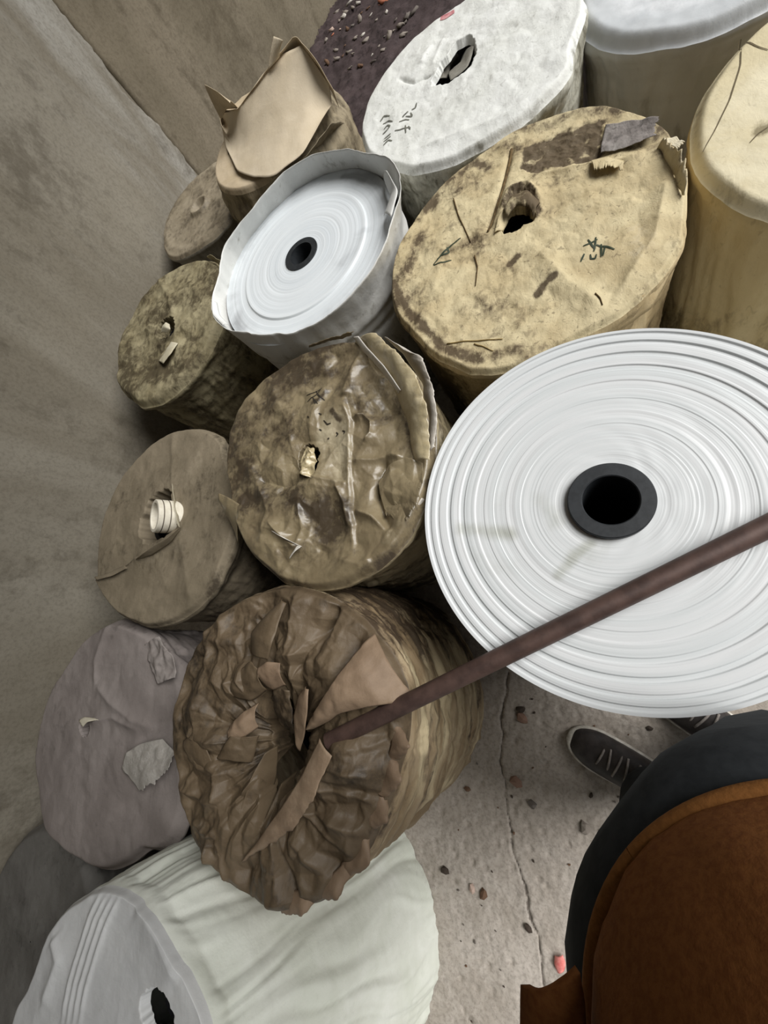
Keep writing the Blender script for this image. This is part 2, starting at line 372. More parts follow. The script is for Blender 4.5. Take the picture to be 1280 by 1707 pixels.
CORNER = np.array([-1.97, 2.95])
def wall(name, A, B, mat, label, dirt, pale, seed, h=3.2, amp=0.008, step=0.03, jag=False):
    A = np.array(A, float); B = np.array(B, float); L = np.linalg.norm(B - A); u = (B - A) / L
    n = np.array([-u[1], u[0]]);  mid = (A + B) / 2
    if n @ (np.array([0, 1.0]) - mid) < 0: n = -n
    s = np.linspace(0, L, int(L / step)); z = np.linspace(-0.02, h, int(h / step)); Z, Sg = np.meshgrid(z, s, indexing='ij')
    off = amp * fbm(Sg * 3, Z * 2, seed, o=4) + 0.002 * fbm(Sg * 30, Z * 9, seed + 4, o=3)
    P = A + Sg[..., None] * u + off[..., None] * n
    o = grid_obj(name, np.concatenate([P, Z[..., None]], -1), mat, attrs={'dirt': dirt(Sg, Z), 'pale': pale(Sg, Z)})
    m = o.modifiers.new('thickness', 'SOLIDIFY'); m.thickness = 0.12; m.offset = -1 if (np.cross(u, n)) < 0 else 1
    tag(o, label, 'wall', kind='structure'); return o, A, u, n
LB = np.array([-2.24, -1.6]); LB = CORNER + (LB - CORNER) * 1.45
wl, A_, u_, n_ = wall('wall_left', CORNER, LB, M['wall_left'], 'grey rendered wall beside the rolls',
     lambda s, z: 0.20 + 0.35 * fbm(s * 2, z * 0.8, 4.0, o=3), lambda s, z: 0.0 * s, 11.0)
# the thin plaster coat on the left wall, with a broken edge at the corner
zc = np.linspace(0.0, 3.2, 330); sc = np.r_[np.linspace(0, 0.25, 16)[:-1], np.linspace(0.25, 6.4, 190)]
jag = 0.048 * fbm(zc * 4.5, 0.7, 2.1, o=5) + 0.012 * np.sign(perlin(zc * 9, 3.3)) * np.abs(perlin(zc * 21, 1.3))
Zc, Sc = np.meshgrid(zc, sc, indexing='ij'); Sj = Sc + (jag[:, None] + 0.012) * sstep(0.3, 0, Sc) 
offc = 0.016 + 0.005 * fbm(Sc * 3, Zc * 2, 7.0, o=4) + 0.0015 * fbm(Sc * 25, Zc * 8, 3.0, o=3) + 0.008 * np.exp(-Sc / 0.03)
offc = np.where(Sc == 0, -0.004, offc)
Pc = A_ + Sj[..., None] * u_ + offc[..., None] * n_
coat = grid_obj('plaster_coat', np.concatenate([Pc, Zc[..., None]], -1), M['wall_left'], wl,
     attrs={'dirt': 0.12 + 0.40 * fbm(Sc * 1.6, Zc * 1.2, 4.0, o=4), 'pale': 0.55 * np.exp(-(Sc / 0.5) ** 2) + 0.22 * fbm(Sc * 2.2, Zc * 1.1, 9.0, o=3) })
BB = np.array([-1.108, 4.65]); BB = CORNER + (BB - CORNER) * 1.7
wall('wall_back', CORNER, BB, M['wall_back'], 'brownish rendered wall behind the torn open roll',
     lambda s, z: 0.18 + 0.4 * fbm(s * 4, z * 0.7, 14.0, o=3), lambda s, z: 0.25 * fbm(s * 5, z * 0.6, 5.0, o=3), 21.0)

wall('shade_wall', (-2.45, -1.85), (-0.75, -1.80), M['wall_back'], 'brownish unseen wall added behind the person to darken the lower left', lambda s, z: 0.12 + 0.3 * fbm(s * 3, z, 4.0, o=3), lambda s, z: 0.0 * s, 31.0)  # unseen wall, put in to keep light off the lower-left rolls
# unseen roof, added and shaped to shade the pile's left and lower left
M['shade_roof'] = plain('shade_roof_concrete', '#8b857b', 0.9, 0.2, '#7a746a', 3)
RP = [(-2.6, -3.6), (1.25, -3.6), (1.25, 0.2), (-0.1, 1.7), (-0.1, 7.2), (-2.6, 7.2)]; n = len(RP)
me = bpy.data.meshes.new('shade_roof'); me.from_pydata([(x, y, 3.2) for x, y in RP] + [(x, y, 3.34) for x, y in RP], [], [tuple(range(n))[::-1], tuple(range(n, 2 * n))] + [(i, (i + 1) % n, n + (i + 1) % n, n + i) for i in range(n)])
ce = link('shade_roof', me, M['shade_roof']); tag(ce, 'grey concrete roof added out of view to shade the pile', 'shade_roof', kind='structure')

# ================================================================== rolls
# -- bare white film roll, nearest the camera
O = dict(c=(0.0815,0.2394),h=0.6450,r=0.3790,R=[0.379,0.379,0.379,0.379,0.379,0.379,0.379,0.379,0.379,0.379,0.379,0.379,0.379,0.379,0.379,0.379,0.379,0.379,0.379,0.379,0.379,0.379,0.379,0.379,0.379,0.379,0.379,0.379,0.379,0.379,0.379,0.379,0.379,0.379,0.379,0.379,0.379,0.379,0.379,0.379,0.379,0.379,0.379,0.379,0.379,0.379,0.379,0.379])
def film_mat(name, a, b, ring, dust='#8d8f7c', rough=0.38, spec=0.45, rings=260.0):
    _mseed[0] += 1; t = NT(name); v = t.coord(); sx = t.node('ShaderNodeSeparateXYZ'); t.L.new(v, sx.inputs[0])
    r = t.math('SQRT', t.math('ADD', t.math('POWER', sx.outputs[0], 2.0), t.math('POWER', sx.outputs[1], 2.0)))
    cb = t.node('ShaderNodeCombineXYZ'); t.L.new(r, cb.inputs[0]); t.inp(cb, 1, 0.37 * _mseed[0])
    w1 = t.noise(cb.outputs[0], rings, 5, 0.7); w2 = t.noise(cb.outputs[0], rings * 0.13, 4, 0.6); n = t.noise(v, 9, 8, 0.65, 0.5)
    c = t.mix(t.ss(w2, 0.35, 0.65), lin(a), lin(b))
    c = t.mix(t.math('MULTIPLY', t.ss(w1, 0.55, 0.8), 0.28), c, lin(ring))
    d = t.math('ADD', t.attr('dirt'), t.math('MULTIPLY', t.math('SUBTRACT', n, 0.5), 0.9))
    c = t.mix(t.math('MULTIPLY', t.ss(d, 0.15, 0.9), 0.7), c, lin(dust))
    t.L.new(c, t.b.inputs['Base Color']); t.b.inputs['Roughness'].default_value = rough; t.b.inputs['Specular IOR Level'].default_value = spec
    t.bump(t.math('ADD', w1, t.math('MULTIPLY', w2, 0.6)), 0.12, 0.001)
    return t.m
M['film'] = film_mat('white_film_end', '#d8dadb', '#cfd3d4', '#a8aea9')
M['film2'] = film_mat('white_film_end_dusty', '#dde2e5', '#d5dbdf', '#b3babd', '#85878a', 0.45, 0.3)
M['film_side'] = plain('white_film_side', '#dde0e2', 0.35, 0.45, '#cfd4d6', 14, 0.05, 0, (1, 1, 6))
root = empty('film_roll', (O['c'][0], O['c'][1], 0), 'large bare white film roll with fine rings under the rusty pipe', 'roll', ROLLS)
nt, nr = 256, 420; th = np.arange(nt) / nt * 2 * PI; r0 = 0.0755; rr = np.linspace(O['r'], r0, nr)[:, None]
zr = 0.0004 * fbm(rr * 130, 0.5, 1.0, o=4) + 0.0008 * fbm(rr * 26, 3.5, 1.0, o=2)
for rs, a in ((0.372, .0035), (0.364, -.003), (0.352, .0035), (0.345, -.002), (0.327, .003), (0.318, -.0032), (0.297, .0028), (0.287, -.002), (0.262, .0014), (0.243, -.001), (0.222, .0009), (0.197, -.0008), (0.166, .0007), (0.14, -.0006)):
    zr = zr + a * sstep(rs - 0.0012, rs + 0.0012, rr)
Z = O['h'] + zr + 0.0006 * perlin(np.cos(th) * 3 + rr * 40, np.sin(th) * 3, 4.4)
X = rr * np.cos(th); Y = rr * np.sin(th)
wx, wy = X + O['c'][0], Y + O['c'][1]
FD = 0.0 * X  # dirt smudges, plus the soft V shadow and spot by the core painted in
for pts, w, a in (([(-0.2120,0.2182),(-0.1727,0.2072),(-0.1105,0.1942)], 0.022, 0.62), ([(-0.0275,0.1014),(0.0092,0.1401),(0.0382,0.1613)], 0.016, 0.6), ([(-0.0437,0.2646),(-0.0194,0.2225)], 0.03, 0.40), ([(-0.2072,0.1836),(-0.1771,0.1416),(-0.1175,0.1125)], 0.03, 0.3), ([(-0.1666,0.2964),(-0.0937,0.2449)], 0.05, 0.22), ([(0.0643,0.1647),(0.0344,0.1323)], 0.03, 0.35)):
    FD = np.maximum(FD, a * np.exp(-(polydist(wx, wy, pts)[0] / w) ** 2))
grid_obj('film_end', np.stack([X, Y, Z], -1), M['film'], root, wrap=True, attrs={'dirt': FD})
lathe('film_side', [(O['r'], O['h'] - 0.001 + float(zr[0, 0])), (O['r'] + 0.001, O['h'] - 0.004), (O['r'], 0.01), (O['r'] - 0.01, 0.0)], M['film_side'], root, 160, closed=False)
o = lathe('core_tube', [(0.0755, 0.05), (0.0755, O['h'] + 0.011), (0.0735, O['h'] + 0.013), (0.0505, O['h'] + 0.013), (0.0485, O['h'] + 0.011), (0.0485, 0.06), (0.001, 0.06), (0.001, 0.05)], M['black_core'], root, 96)
o['label'] = 'thick black core tube'
DISC = root

# -- white film roll inside a loose open collar of white wrap
O = dict(c=(-0.7239,1.2597),h=0.6450,r=0.3648,R=[0.365,0.365,0.365,0.365,0.365,0.365,0.365,0.365,0.365,0.365,0.365,0.365,0.365,0.365,0.365,0.365,0.365,0.365,0.365,0.365,0.365,0.365,0.365,0.365,0.365,0.365,0.365,0.365,0.365,0.365,0.365,0.365,0.365,0.365,0.365,0.365,0.365,0.365,0.365,0.365,0.365,0.365,0.365,0.365,0.365,0.365,0.365,0.365])
cx, cy = O['c']; root = empty('film_roll', (cx, cy, 0), 'white film roll with black core, sunk in a loose open white wrapper', 'roll', ROLLS)
rr = np.linspace(0.355, 0.064, 150)[:, None]; nt = 220; th = np.arange(nt) / nt * 2 * PI
zr = 0.0008 * fbm(rr * 90, 0.5, 7.0, o=3) + 0.006 * sstep(0.2535, 0.2565, rr) * -1 + 0.004
X = rr * np.cos(th); Y = rr * np.sin(th); Z = O['h'] - 0.004 + zr + 0.0015 * perlin(X * 7, Y * 7, 3.0)
FD = 0.1 + 0.25 * sstep(0.25, 0.34, rr) + 0.5 * sstep(.27, .34, rr) * np.clip(fbm(X * 6, Y * 6, 2.0), 0, 1) + 0.35 * np.exp(-(polydist(X + cx, Y + cy, [(-0.4750,1.2326),(-0.5109,1.1633),(-0.5547,1.1351)])[0] / 0.03) ** 2)
FD += 0.5 * np.exp(-(polydist(X + cx, Y + cy, [(-0.5688,1.5433),(-0.5196,1.5171),(-0.4811,1.4750)])[0] / 0.012) ** 2)
grid_obj('film_end', np.stack([X, Y, Z], -1), M['film2'], root, wrap=True, attrs={'dirt': FD})
o = lathe('core_tube', [(0.0665, 0.05), (0.0665, O['h'] + 0.004), (0.045, O['h'] + 0.004), (0.045, 0.06), (0.001, 0.06), (0.001, 0.05)], M['black_core'], root, 64)
o['label'] = 'small black core tube'
M['wrap_white'] = paper('white_wrap', '#dcdcd8', '#d0d0cc', '#77715f', '#f0efec', 0.5, 0.35, 0.8, 0.2, 0.9, speck=0.1)
# collar rim traced around the roll: (x, y, z) of the free edge
RIMP = [(-1.0757,1.1020,0.6900),(-1.0944,1.1776,0.6900),(-1.0572,1.2778,0.7000),(-1.0362,1.3816,0.7150),(-0.9118,1.4909,0.7150),(-0.7555,1.5985,0.7150),(-0.6510,1.6000,0.7150),(-0.5504,1.5505,0.7150),(-0.4348,1.4557,0.7150),(-0.3612,1.3889,0.7150),(-0.3241,1.3055,0.7150),(-0.3195,1.2241,0.7100),(-0.3493,1.1596,0.7000),(-0.3808,1.0787,0.6950),(-0.4257,1.0051,0.6900),(-0.4932,0.9473,0.6850),(-0.5783,0.9072,0.6800),(-0.6659,0.8961,0.6800),(-0.7863,0.9223,0.6800),(-0.9079,0.9742,0.6800),(-1.0074,1.0274,0.6850)]
Pm = np.array(RIMP) - [cx, cy, 0]; a = np.arctan2(Pm[:, 1], Pm[:, 0]) % (2 * PI); od = np.argsort(a)
ap = a[od]; ip = lambda q: np.interp(th, np.r_[ap[-1] - 2 * PI, ap, ap[0] + 2 * PI], np.r_[q[od][-1], q[od], q[od][0]])
rimr = ip(np.hypot(Pm[:, 0], Pm[:, 1])); rimz = ip(Pm[:, 2])
for _ in range(3): rimr = (np.roll(rimr, 1) + 2 * rimr + np.roll(rimr, -1)) / 4; rimz = (np.roll(rimz, 1) + 2 * rimz + np.roll(rimz, -1)) / 4
s = np.linspace(0, 1, 90)[:, None]
zl = rimz * (1 - s) + 0.0 * s
rl = np.where(zl > 0.60, 0.362 + (rimr - 0.362) * sstep(0.60, 1, (zl - 0.60) / (rimz - 0.60) * 0.4 + 0.6), 0.362)
tq = np.clip((zl - 0.585) / (rimz - 0.585), 0, 1); rl = 0.362 + (rimr - 0.362) * tq ** 1.3
rl = rl + 0.004 * fbm(np.cos(th) * 3, np.sin(th) * 3, zl * 7, o=3) + 0.003 * fbm(np.cos(th) * 9, np.sin(th) * 9, zl * 2 + 5, o=3) - 0.010 * sstep(0.55, 0.52, zl) - 0.006 * np.exp(-((zl - 0.50 + 0.03 * np.cos(th)) / 0.012) ** 2)
V = np.stack([rl * np.cos(th), rl * np.sin(th), zl + 0 * th], -1)
sdirt_dark = 0.05 + 0.32 * np.exp(-((zl - 0.575) / 0.025) ** 2) * np.clip(0.5 + fbm(np.cos(th) * 8, np.sin(th) * 8, zl * 20), 0, 1) + 0.25 * sstep(0.5, 0.1, zl)  # dirt band under the collar, and darker towards the floor
o = grid_obj('wrapper_collar', V, M['wrap_white'], root, wrap=True, attrs={'dirt': sdirt_dark + 0 * th, 'pale': 0.0}, thick=0.0016)
flap('folded_corner', [(-0.3997,1.3981,0.6550),(-0.3724,1.2960,0.6600),(-0.3973,1.2350,0.6600)], [(-0.3627,1.3351,0.7120),(-0.3291,1.2413,0.7050),(-0.3551,1.1582,0.7000)], root, M['wrap_white'], 20, 8, 0.002, 0.01)
flap('fold_lip', [(-1.0911,1.1762,0.6900),(-1.0757,1.1020,0.6900),(-1.0170,1.0336,0.6850)], [(-1.0829,1.1748,0.6720),(-1.0657,1.1165,0.6680),(-1.0067,1.0479,0.6720)], root, M['wrap_white'], 20, 8, 0.001, 0.008)
OPEN = root

# -- yellow paper roll
O = dict(c=(-0.0193,0.9823),h=0.6375,r=0.3736,R=[0.361,0.362,0.364,0.377,0.382,0.382,0.390,0.398,0.398,0.389,0.383,0.384,0.382,0.367,0.362,0.362,0.364,0.363,0.362,0.362,0.366,0.372,0.372,0.371,0.370,0.370,0.371,0.366,0.363,0.364,0.371,0.378,0.383,0.397,0.396,0.389,0.383,0.364,0.360,0.363,0.369,0.369,0.371,0.371,0.370,0.359,0.354,0.355])
hY = K_yellow = O['h']
M['yellow'] = paper('yellow_paper', '#cfc19c', '#bfae88', '#4f4130', '#e6dcc2', 0.72, 0.3, 1.1, 0.4, 1.0, (1, 1, 1), -0.04, 0.85, 0.5)
M['yellow_side'] = paper('yellow_paper_side', '#cbb993', '#b29e78', '#52452f', '#e8dcbc', 0.7, 0.3, 1.0, 0.5, 1.0, (1, 1, 0.5), -0.05, 0.8, 0.4)
M['grey_core_paper'] = paper('grey_paper', '#99948f', '#87807c', '#54504c', '#b5aeb0', 0.8, 0.2, 1.4, 0.5)
hole = [(-0.0594,1.0104),(-0.0414,1.0769),(-0.0108,1.0742),(0.0191,1.0420),(0.0232,1.0107),(-0.0076,1.0114),(-0.0388,0.9994)]
DARK = [(0.0109,1.2740),(0.1056,1.2713),(0.1834,1.2631),(0.2179,1.2455),(0.1962,1.1759),(0.1854,1.1259),(0.1530,1.1353),(0.0918,1.1505),(0.0274,1.1708),(0.0052,1.2127)]
PATCH = [(0.1908,1.1369),(0.2028,1.2147),(0.2620,1.2069),(0.3061,1.1856),(0.3107,1.1400),(0.2962,1.1097),(0.2499,1.1267),(0.2068,1.1111)]
RING = [(-0.0606,1.0924),(-0.0381,1.1341),(-0.0016,1.1404),(0.0329,1.1059),(0.0429,1.0324),(0.0232,1.0107),(0.0223,1.0443),(-0.0075,1.0765),(-0.0414,1.0769)]
def ydirt(x, y, t):
    d = 0.16 + 0.42 * fbm(x * 6, y * 6, 2.2, o=5) + 0.16 * fbm(x * 30, y * 18, 6.2, o=3) + 0.16 * sstep(0.80, 1.0, t)
    d = np.maximum(d, (0.9 + 0.5 * fbm(x * 40, y * 40, 2.0, o=3)) * softpoly(x, y, DARK, 0.012, 0.014)); d = np.maximum(d, 0.75 * softpoly(x, y, RING, 0.010))
    for pts, w, a in (([(-0.3062,1.2348),(-0.2857,1.2724),(-0.2487,1.2256)], .035, .9), ([(-0.3688,0.9855),(-0.3105,1.0479),(-0.2902,1.1063)], .03, .6), ([(-0.1537,1.2889),(-0.1166,1.3136),(-0.0818,1.2659)], .022, .7), ([(-0.0504,0.9004),(-0.0314,0.9148)], .012, 1.0), ([(0.0027,0.7819),(0.0285,0.8069),(0.0467,0.8132)], .012, 1.0), ([(0.2033,1.1600),(0.2583,1.1001)], .02, .5),
                      ([(0.0138,1.2719),(-0.0950,1.3736),(-0.1712,1.3003)], .03, .4), ([(0.0653,1.3178),(0.1553,1.3199),(0.2558,1.2515)], .022, .6), ([(-0.1448,0.6418),(-0.2342,0.7079),(-0.3329,0.8627),(-0.3784,0.9898)], .02, .75), ([(-0.1155,0.6409),(-0.0451,0.6428)], .02, .6), ([(0.0873,1.1103),(0.1781,1.0726)], .02, .35)):
        d = np.maximum(d, a * np.exp(-(polydist(x, y, pts)[0] / w) ** 2))
    return d - 0.18 * np.exp(-(polydist(x, y, [(0.1635,1.0616),(0.2363,0.9575),(0.2343,0.7973)])[0] / 0.09) ** 2)
YEL = roll('paper_wrapped_roll', 'stained yellow paper roll with a torn dark hole and scrawled characters', O, (M['yellow'], M['yellow_side'], M['core_dark']), hole, base=(O['c'], 0.35), body=0.358,
     nt=480, nr=150, edge=0.016, edge_w=0.035, fine=(0.0018, 22), crumple=(0.006, 12), seed=5, dirt=ydirt, hole_drop=0.022,
     relief=lambda x, y, t, th: softpoly(x, y, DARK, 0.006, 0.014) * (-0.006 + 0.006 * ridged(x * 28, y * 40, 3.0, o=4)) + softpoly(x, y, RING, 0.006) * 0.006 * ridged(x * 50, y * 50, 3.0, o=3),
     pale=lambda x, y, t: 0.25 * fbm(x * 7, y * 7, 4.0) + 0.25 * np.exp(-(polydist(x, y, [(0.1635,1.0616),(0.2363,0.9575),(0.2343,0.7973)])[0] / 0.08) ** 2),
     ridges=([[(0.0198,1.1713),(0.0909,1.1424),(0.1649,1.1229),(0.1958,1.1062),(0.2307,1.0825),(0.2788,1.0757)], .012, .010, 'l'], [[(-0.2983,0.8084),(-0.1918,0.9059),(-0.0795,0.9144),(-0.0152,0.9624)], .03, .008, 'r'], [[(-0.0152,0.9624),(0.0763,0.7854),(0.1357,0.6752)], .03, .010, 'r'], [[(-0.0078,1.2991),(-0.0524,1.1540),(-0.0984,1.0378)], .007, -.012, 'r'],
             [[(-0.0575,1.0906),(-0.0300,1.1358),(0.0158,1.1296),(0.0460,1.0618)], .014, .016, 'r'], [[(-0.3167,0.7754),(-0.2612,0.8746),(-0.2202,1.0254)], .02, .006, 'r'], [[(0.2975,0.9759),(0.2498,0.8237),(0.1644,0.7125)], .018, .010, 'r']),
     side_h=0.006, side_v=0.006, side_dark=lambda x, y, z: 0.18 + 0.6 * sstep(-0.15, -0.32, x) + 0.3 * sstep(0.3, 0.05, z) + 0.2 * fbm(x * 8, y * 8, z * 5, o=3), side_pale=lambda x, y, z: 0.3 * sstep(0.0, 0.25, x) * sstep(0.4, 0.62, z))  # left flank and foot darker; highlight painted on the right upper flank
flap('torn_flap', [(0.1888,1.1325,0.6400),(0.1982,1.1815,0.6400),(0.2123,1.2257,0.6400)], [(0.2457,1.1067,0.6500),(0.2922,1.0997,0.6550),(0.3079,1.1552,0.6500)], YEL, M['grey_core_paper'], 40, 30, 0.007, 0.002, 22, seed=3, tear=0.010, dirt=0.15)
flap('torn_flap', [(-0.0528,1.0848,0.6400),(-0.0303,1.1210,0.6440),(0.0148,1.1129,0.6440),(0.0380,1.0529,0.6400)], [(-0.0426,1.0436,0.6480),(-0.0157,1.0617,0.6550),(0.0118,1.0393,0.6550),(0.0196,1.0083,0.6480)], YEL, M['yellow'], 26, 10, 0.005, 0.010, seed=4, dirt=0.7, tear=0.006)
flap('torn_flap', [(-0.0800,1.0164,0.6420),(-0.0664,1.0686,0.6420),(-0.0459,1.0891,0.6420)], [(-0.0596,1.0233,0.6300),(-0.0455,1.0512,0.6250),(-0.0359,1.0890,0.6250)], YEL, M['yellow'], 16, 8, 0.003, 0.006, seed=5, pale=0.3)
flap('torn_edge', [(0.2969,1.0792,0.6400),(0.3111,0.9919,0.6400),(0.3181,0.9049,0.6400)], [(0.3072,1.0731,0.6650),(0.3253,0.9825,0.6750),(0.3271,0.9408,0.6600)], YEL, M['yellow'], 30, 12, 0.010, 0.006, 34, seed=6, pale=0.5, dirt=0.1, tear=0.012)
flap('torn_edge', [(0.3094,1.0886,0.6450),(0.3292,1.0744,0.6500)], [(0.3161,1.0038,0.6750),(0.3315,1.0113,0.6800)], YEL, M['yellow'], 16, 8, 0.006, 0.0, 40, seed=8, pale=0.7, tear=0.008)
flap('torn_edge', [(0.1642,1.1183,0.6440),(0.1959,1.1092,0.6440),(0.2292,1.0756,0.6430)], [(0.1652,1.0773,0.6520),(0.1945,1.0577,0.6550),(0.2208,1.0393,0.6500)], YEL, M['yellow'], 40, 8, 0.003, 0.002, 24, seed=9, pale=0.3, tear=0.016)
flap('side_fold', [(0.2779,0.7855,0.6280),(0.2092,0.7018,0.6280),(0.1340,0.6594,0.6280),(0.0327,0.6361,0.6280)], [(0.2944,0.7880,0.5850),(0.2320,0.6979,0.5750),(0.1560,0.6642,0.5700),(0.0442,0.6403,0.5750)], YEL, M['yellow_side'], 40, 10, 0.006, 0.016, 22, seed=10, pale=0.3)
ink(YEL, ([(-0.2532,0.9979),(-0.2293,1.0189),(-0.2022,1.0381),(-0.1705,1.0502)], [(-0.2533,0.9957),(-0.2253,0.9888),(-0.2010,0.9899)], [(-0.2276,1.0181),(-0.2066,1.0185),(-0.2109,1.0382)]), 0.0026, M['ink'])
ink(YEL, ([(0.1151,0.8700),(0.1317,0.8707),(0.1461,0.8743)], [(0.1271,0.8841),(0.1332,0.8626),(0.1382,0.8528)], [(0.1435,0.8830),(0.1395,0.8630),(0.1349,0.8472)], [(0.1419,0.8618),(0.1597,0.8473),(0.1741,0.8293)], [(0.1267,0.8422),(0.1264,0.8298),(0.1346,0.8258),(0.1385,0.8364)], [(0.1517,0.8604),(0.1466,0.8234)], [(0.1148,0.8481),(0.1050,0.8311)], [(0.1574,0.8484),(0.1505,0.8251)]), 0.0022, M['ink'])

# -- cream roll at the right edge
O = dict(c=(0.7028,1.0095),h=0.6450,r=0.3471,R=[0.347,0.347,0.347,0.347,0.347,0.347,0.347,0.347,0.347,0.347,0.347,0.347,0.347,0.348,0.350,0.350,0.349,0.346,0.345,0.346,0.348,0.347,0.347,0.348,0.349,0.348,0.348,0.347,0.347,0.347,0.347,0.347,0.347,0.347,0.347,0.347,0.347,0.347,0.347,0.347,0.347,0.347,0.347,0.347,0.347,0.347,0.347,0.347])
M['cream'] = paper('cream_paper', '#e0d6b8', '#d5c8a4', '#75694b', '#ece6d2', 0.6, 0.35, 0.7, 0.25, 1.0, (1, 1, 1), -0.08, 0.7, 0.15)
M['cream_side'] = paper('cream_paper_side', '#cbb98d', '#b9a578', '#5c4e34', '#e0d4b2', 0.65, 0.3, 0.8, 0.3, 1.0, (1, 1, 0.4), -0.05, 0.8, 0.2)
CRM = roll('paper_wrapped_roll', 'cream yellow wrapped roll at the right edge of the photo', O, (M['cream'], M['cream_side']), None, base=(O['c'], 0.345), body=0.345,
     fine=(0.003, 7), crumple=(0.002, 8), edge=0.022, edge_w=0.07, seed=15,
     dirt=lambda x, y, t: 0.0 + 0.25 * fbm(x * 5, y * 5, 3.3) + 0.8 * np.exp(-(polydist(x, y, [(0.4689,1.0034),(0.4782,1.0019)])[0] / 0.02) ** 2) + 0.2 * sstep(0.9, 1, t),
     side_h=0.004, side_v=0.004, side_dark=lambda x, y, z: 0.05 + 0.45 * sstep(0.45, 0.1, z) + 0.25 * fbm(x * 7, y * 7, z * 6, o=3))
M['line'] = plain('scratch_line', '#6b604a', 0.8, 0.2)
ink(CRM, ([(0.4924,1.2888),(0.4734,1.2042),(0.4358,1.1148),(0.3966,1.0480),(0.3704,1.0101)], [(0.4880,1.2886),(0.5094,1.2379),(0.5225,1.2129)], [(0.4445,0.9796),(0.4624,0.9955),(0.4782,1.0019)]), 0.0014, M['line'], 'crease_line')

# -- grey film-wrapped roll at the top right
O = dict(c=(0.5646,1.7940),h=0.6000,r=0.3552,R=[0.355,0.355,0.355,0.355,0.355,0.355,0.355,0.355,0.355,0.355,0.355,0.355,0.355,0.355,0.355,0.355,0.355,0.355,0.355,0.355,0.355,0.355,0.355,0.355,0.355,0.355,0.356,0.356,0.357,0.355,0.354,0.352,0.352,0.358,0.360,0.356,0.354,0.354,0.355,0.355,0.355,0.355,0.355,0.355,0.355,0.355,0.355,0.355])
M['greywrap'] = paper('clear_film_wrap', '#cfd2d4', '#bfc3c6', '#6f6d66', '#eef0f2', 0.32, 0.5, 0.5, 0.15, 0.9, (1, 1, 0.5), -0.05, 0.7, 0.05)
M['greywrap_side'] = paper('clear_film_side', '#d0d2d2', '#c2c4c4', '#6b685f', '#dfe0e0', 0.4, 0.45, 0.6, 0.2, 1.0, (1, 1, 0.35), 0.0, 0.7, 0.05)
roll('film_wrapped_roll', 'pale grey roll wrapped in clear film at the top right corner', O, (M['greywrap'], M['greywrap_side']), None, base=(O['c'], 0.33), body=0.335,
     fine=(0.004, 6), crumple=(0.004, 7), edge=0.03, edge_w=0.11, seed=9, dirt=lambda x, y, t: 0.12 * fbm(x * 5, y * 5), pale=lambda x, y, t: 0.6 * sstep(0.95, 0.7, t),
     side_h=0.004, side_v=0.006, side_dark=lambda x, y, z: 0.0 + 0.5 * sstep(0.5, 0.15, z))

# -- white roll, top centre
O = dict(c=(-0.1312,1.7210),h=0.6450,r=0.3660,R=[0.365,0.366,0.366,0.366,0.366,0.366,0.366,0.366,0.366,0.366,0.366,0.364,0.363,0.363,0.364,0.369,0.369,0.369,0.368,0.369,0.370,0.370,0.371,0.373,0.372,0.367,0.364,0.363,0.356,0.354,0.354,0.358,0.364,0.364,0.364,0.364,0.362,0.362,0.366,0.376,0.377,0.380,0.382,0.378,0.353,0.347,0.348,0.356])
M['whitep'] = paper('white_paper', '#e3e4e0', '#d9dad4', '#6b6656', '#f1f1ee', 0.6, 0.35, 0.9, 0.35, 1.0, (1, 1, 1), -0.10, 0.75, 0.25)
M['whitep_side'] = paper('white_paper_side', '#d3d2c6', '#bfbdae', '#5c5746', '#e8e6dc', 0.65, 0.3, 0.9, 0.5, 1.0, (1, 1, 0.6), 0.0, 0.8, 0.3)
hole = [(-0.2321,1.7353),(-0.2092,1.7891),(-0.1715,1.8425),(-0.1384,1.8875),(-0.0940,1.8856),(-0.0805,1.8189),(-0.0866,1.7544),(-0.1083,1.7144),(-0.1577,1.7074),(-0.2035,1.7230)]
def wdirt(x, y, t):
    d = 0.02 + 0.22 * fbm(x * 6, y * 6, 4.4) + 0.45 * sstep(0.9, 1.0, t) * (0.6 + fbm(x * 14, y * 14, 1.0))
    return d
M['redstain'] = plain('red_stain', '#b06a70', 0.7, 0.2, '#d09a9a', 60)
WHT = roll('paper_wrapped_roll', 'white roll with a long torn hole and grey handwriting beside dark litter', O, (M['whitep'], M['whitep_side'], M['core_dark']), hole, base=(O['c'], 0.35), body=0.352,
     nt=340, nr=90, fine=(0.0018, 16), crumple=(0.005, 11), edge=0.022, edge_w=0.06, seed=23, dirt=wdirt, hole_drop=0.02,
     ridges=([[(-0.3456,1.8740),(-0.2904,1.8037),(-0.2575,1.8067),(-0.2300,1.7951)], .006, -.010, 'r'], [[(-0.2666,1.8721),(-0.2205,1.9438)], .015, .006, 'r'], [[(-0.2244,1.8340),(-0.1771,1.9514)], .012, .005, 'r'], [[(-0.2321,1.7353),(-0.1715,1.8425),(-0.0940,1.8856)], .012, .006, 'r'], [[(-0.2977,1.4798),(-0.1613,1.4491),(-0.0042,1.4207),(0.1280,1.4643)], .02, .008, 'r']),
     side_h=0.006, side_v=0.005, side_dark=lambda x, y, z: 0.3 + 0.3 * sstep(0.6, 0.3, z) + 0.3 * fbm(x * 9, y * 9, z * 9, o=3))
M['hole_paper'] = paper('grey_torn_paper', '#8d8a80', '#777369', '#45413a', '#b0aea5', 0.7, 0.3, 1.2, 0.4)
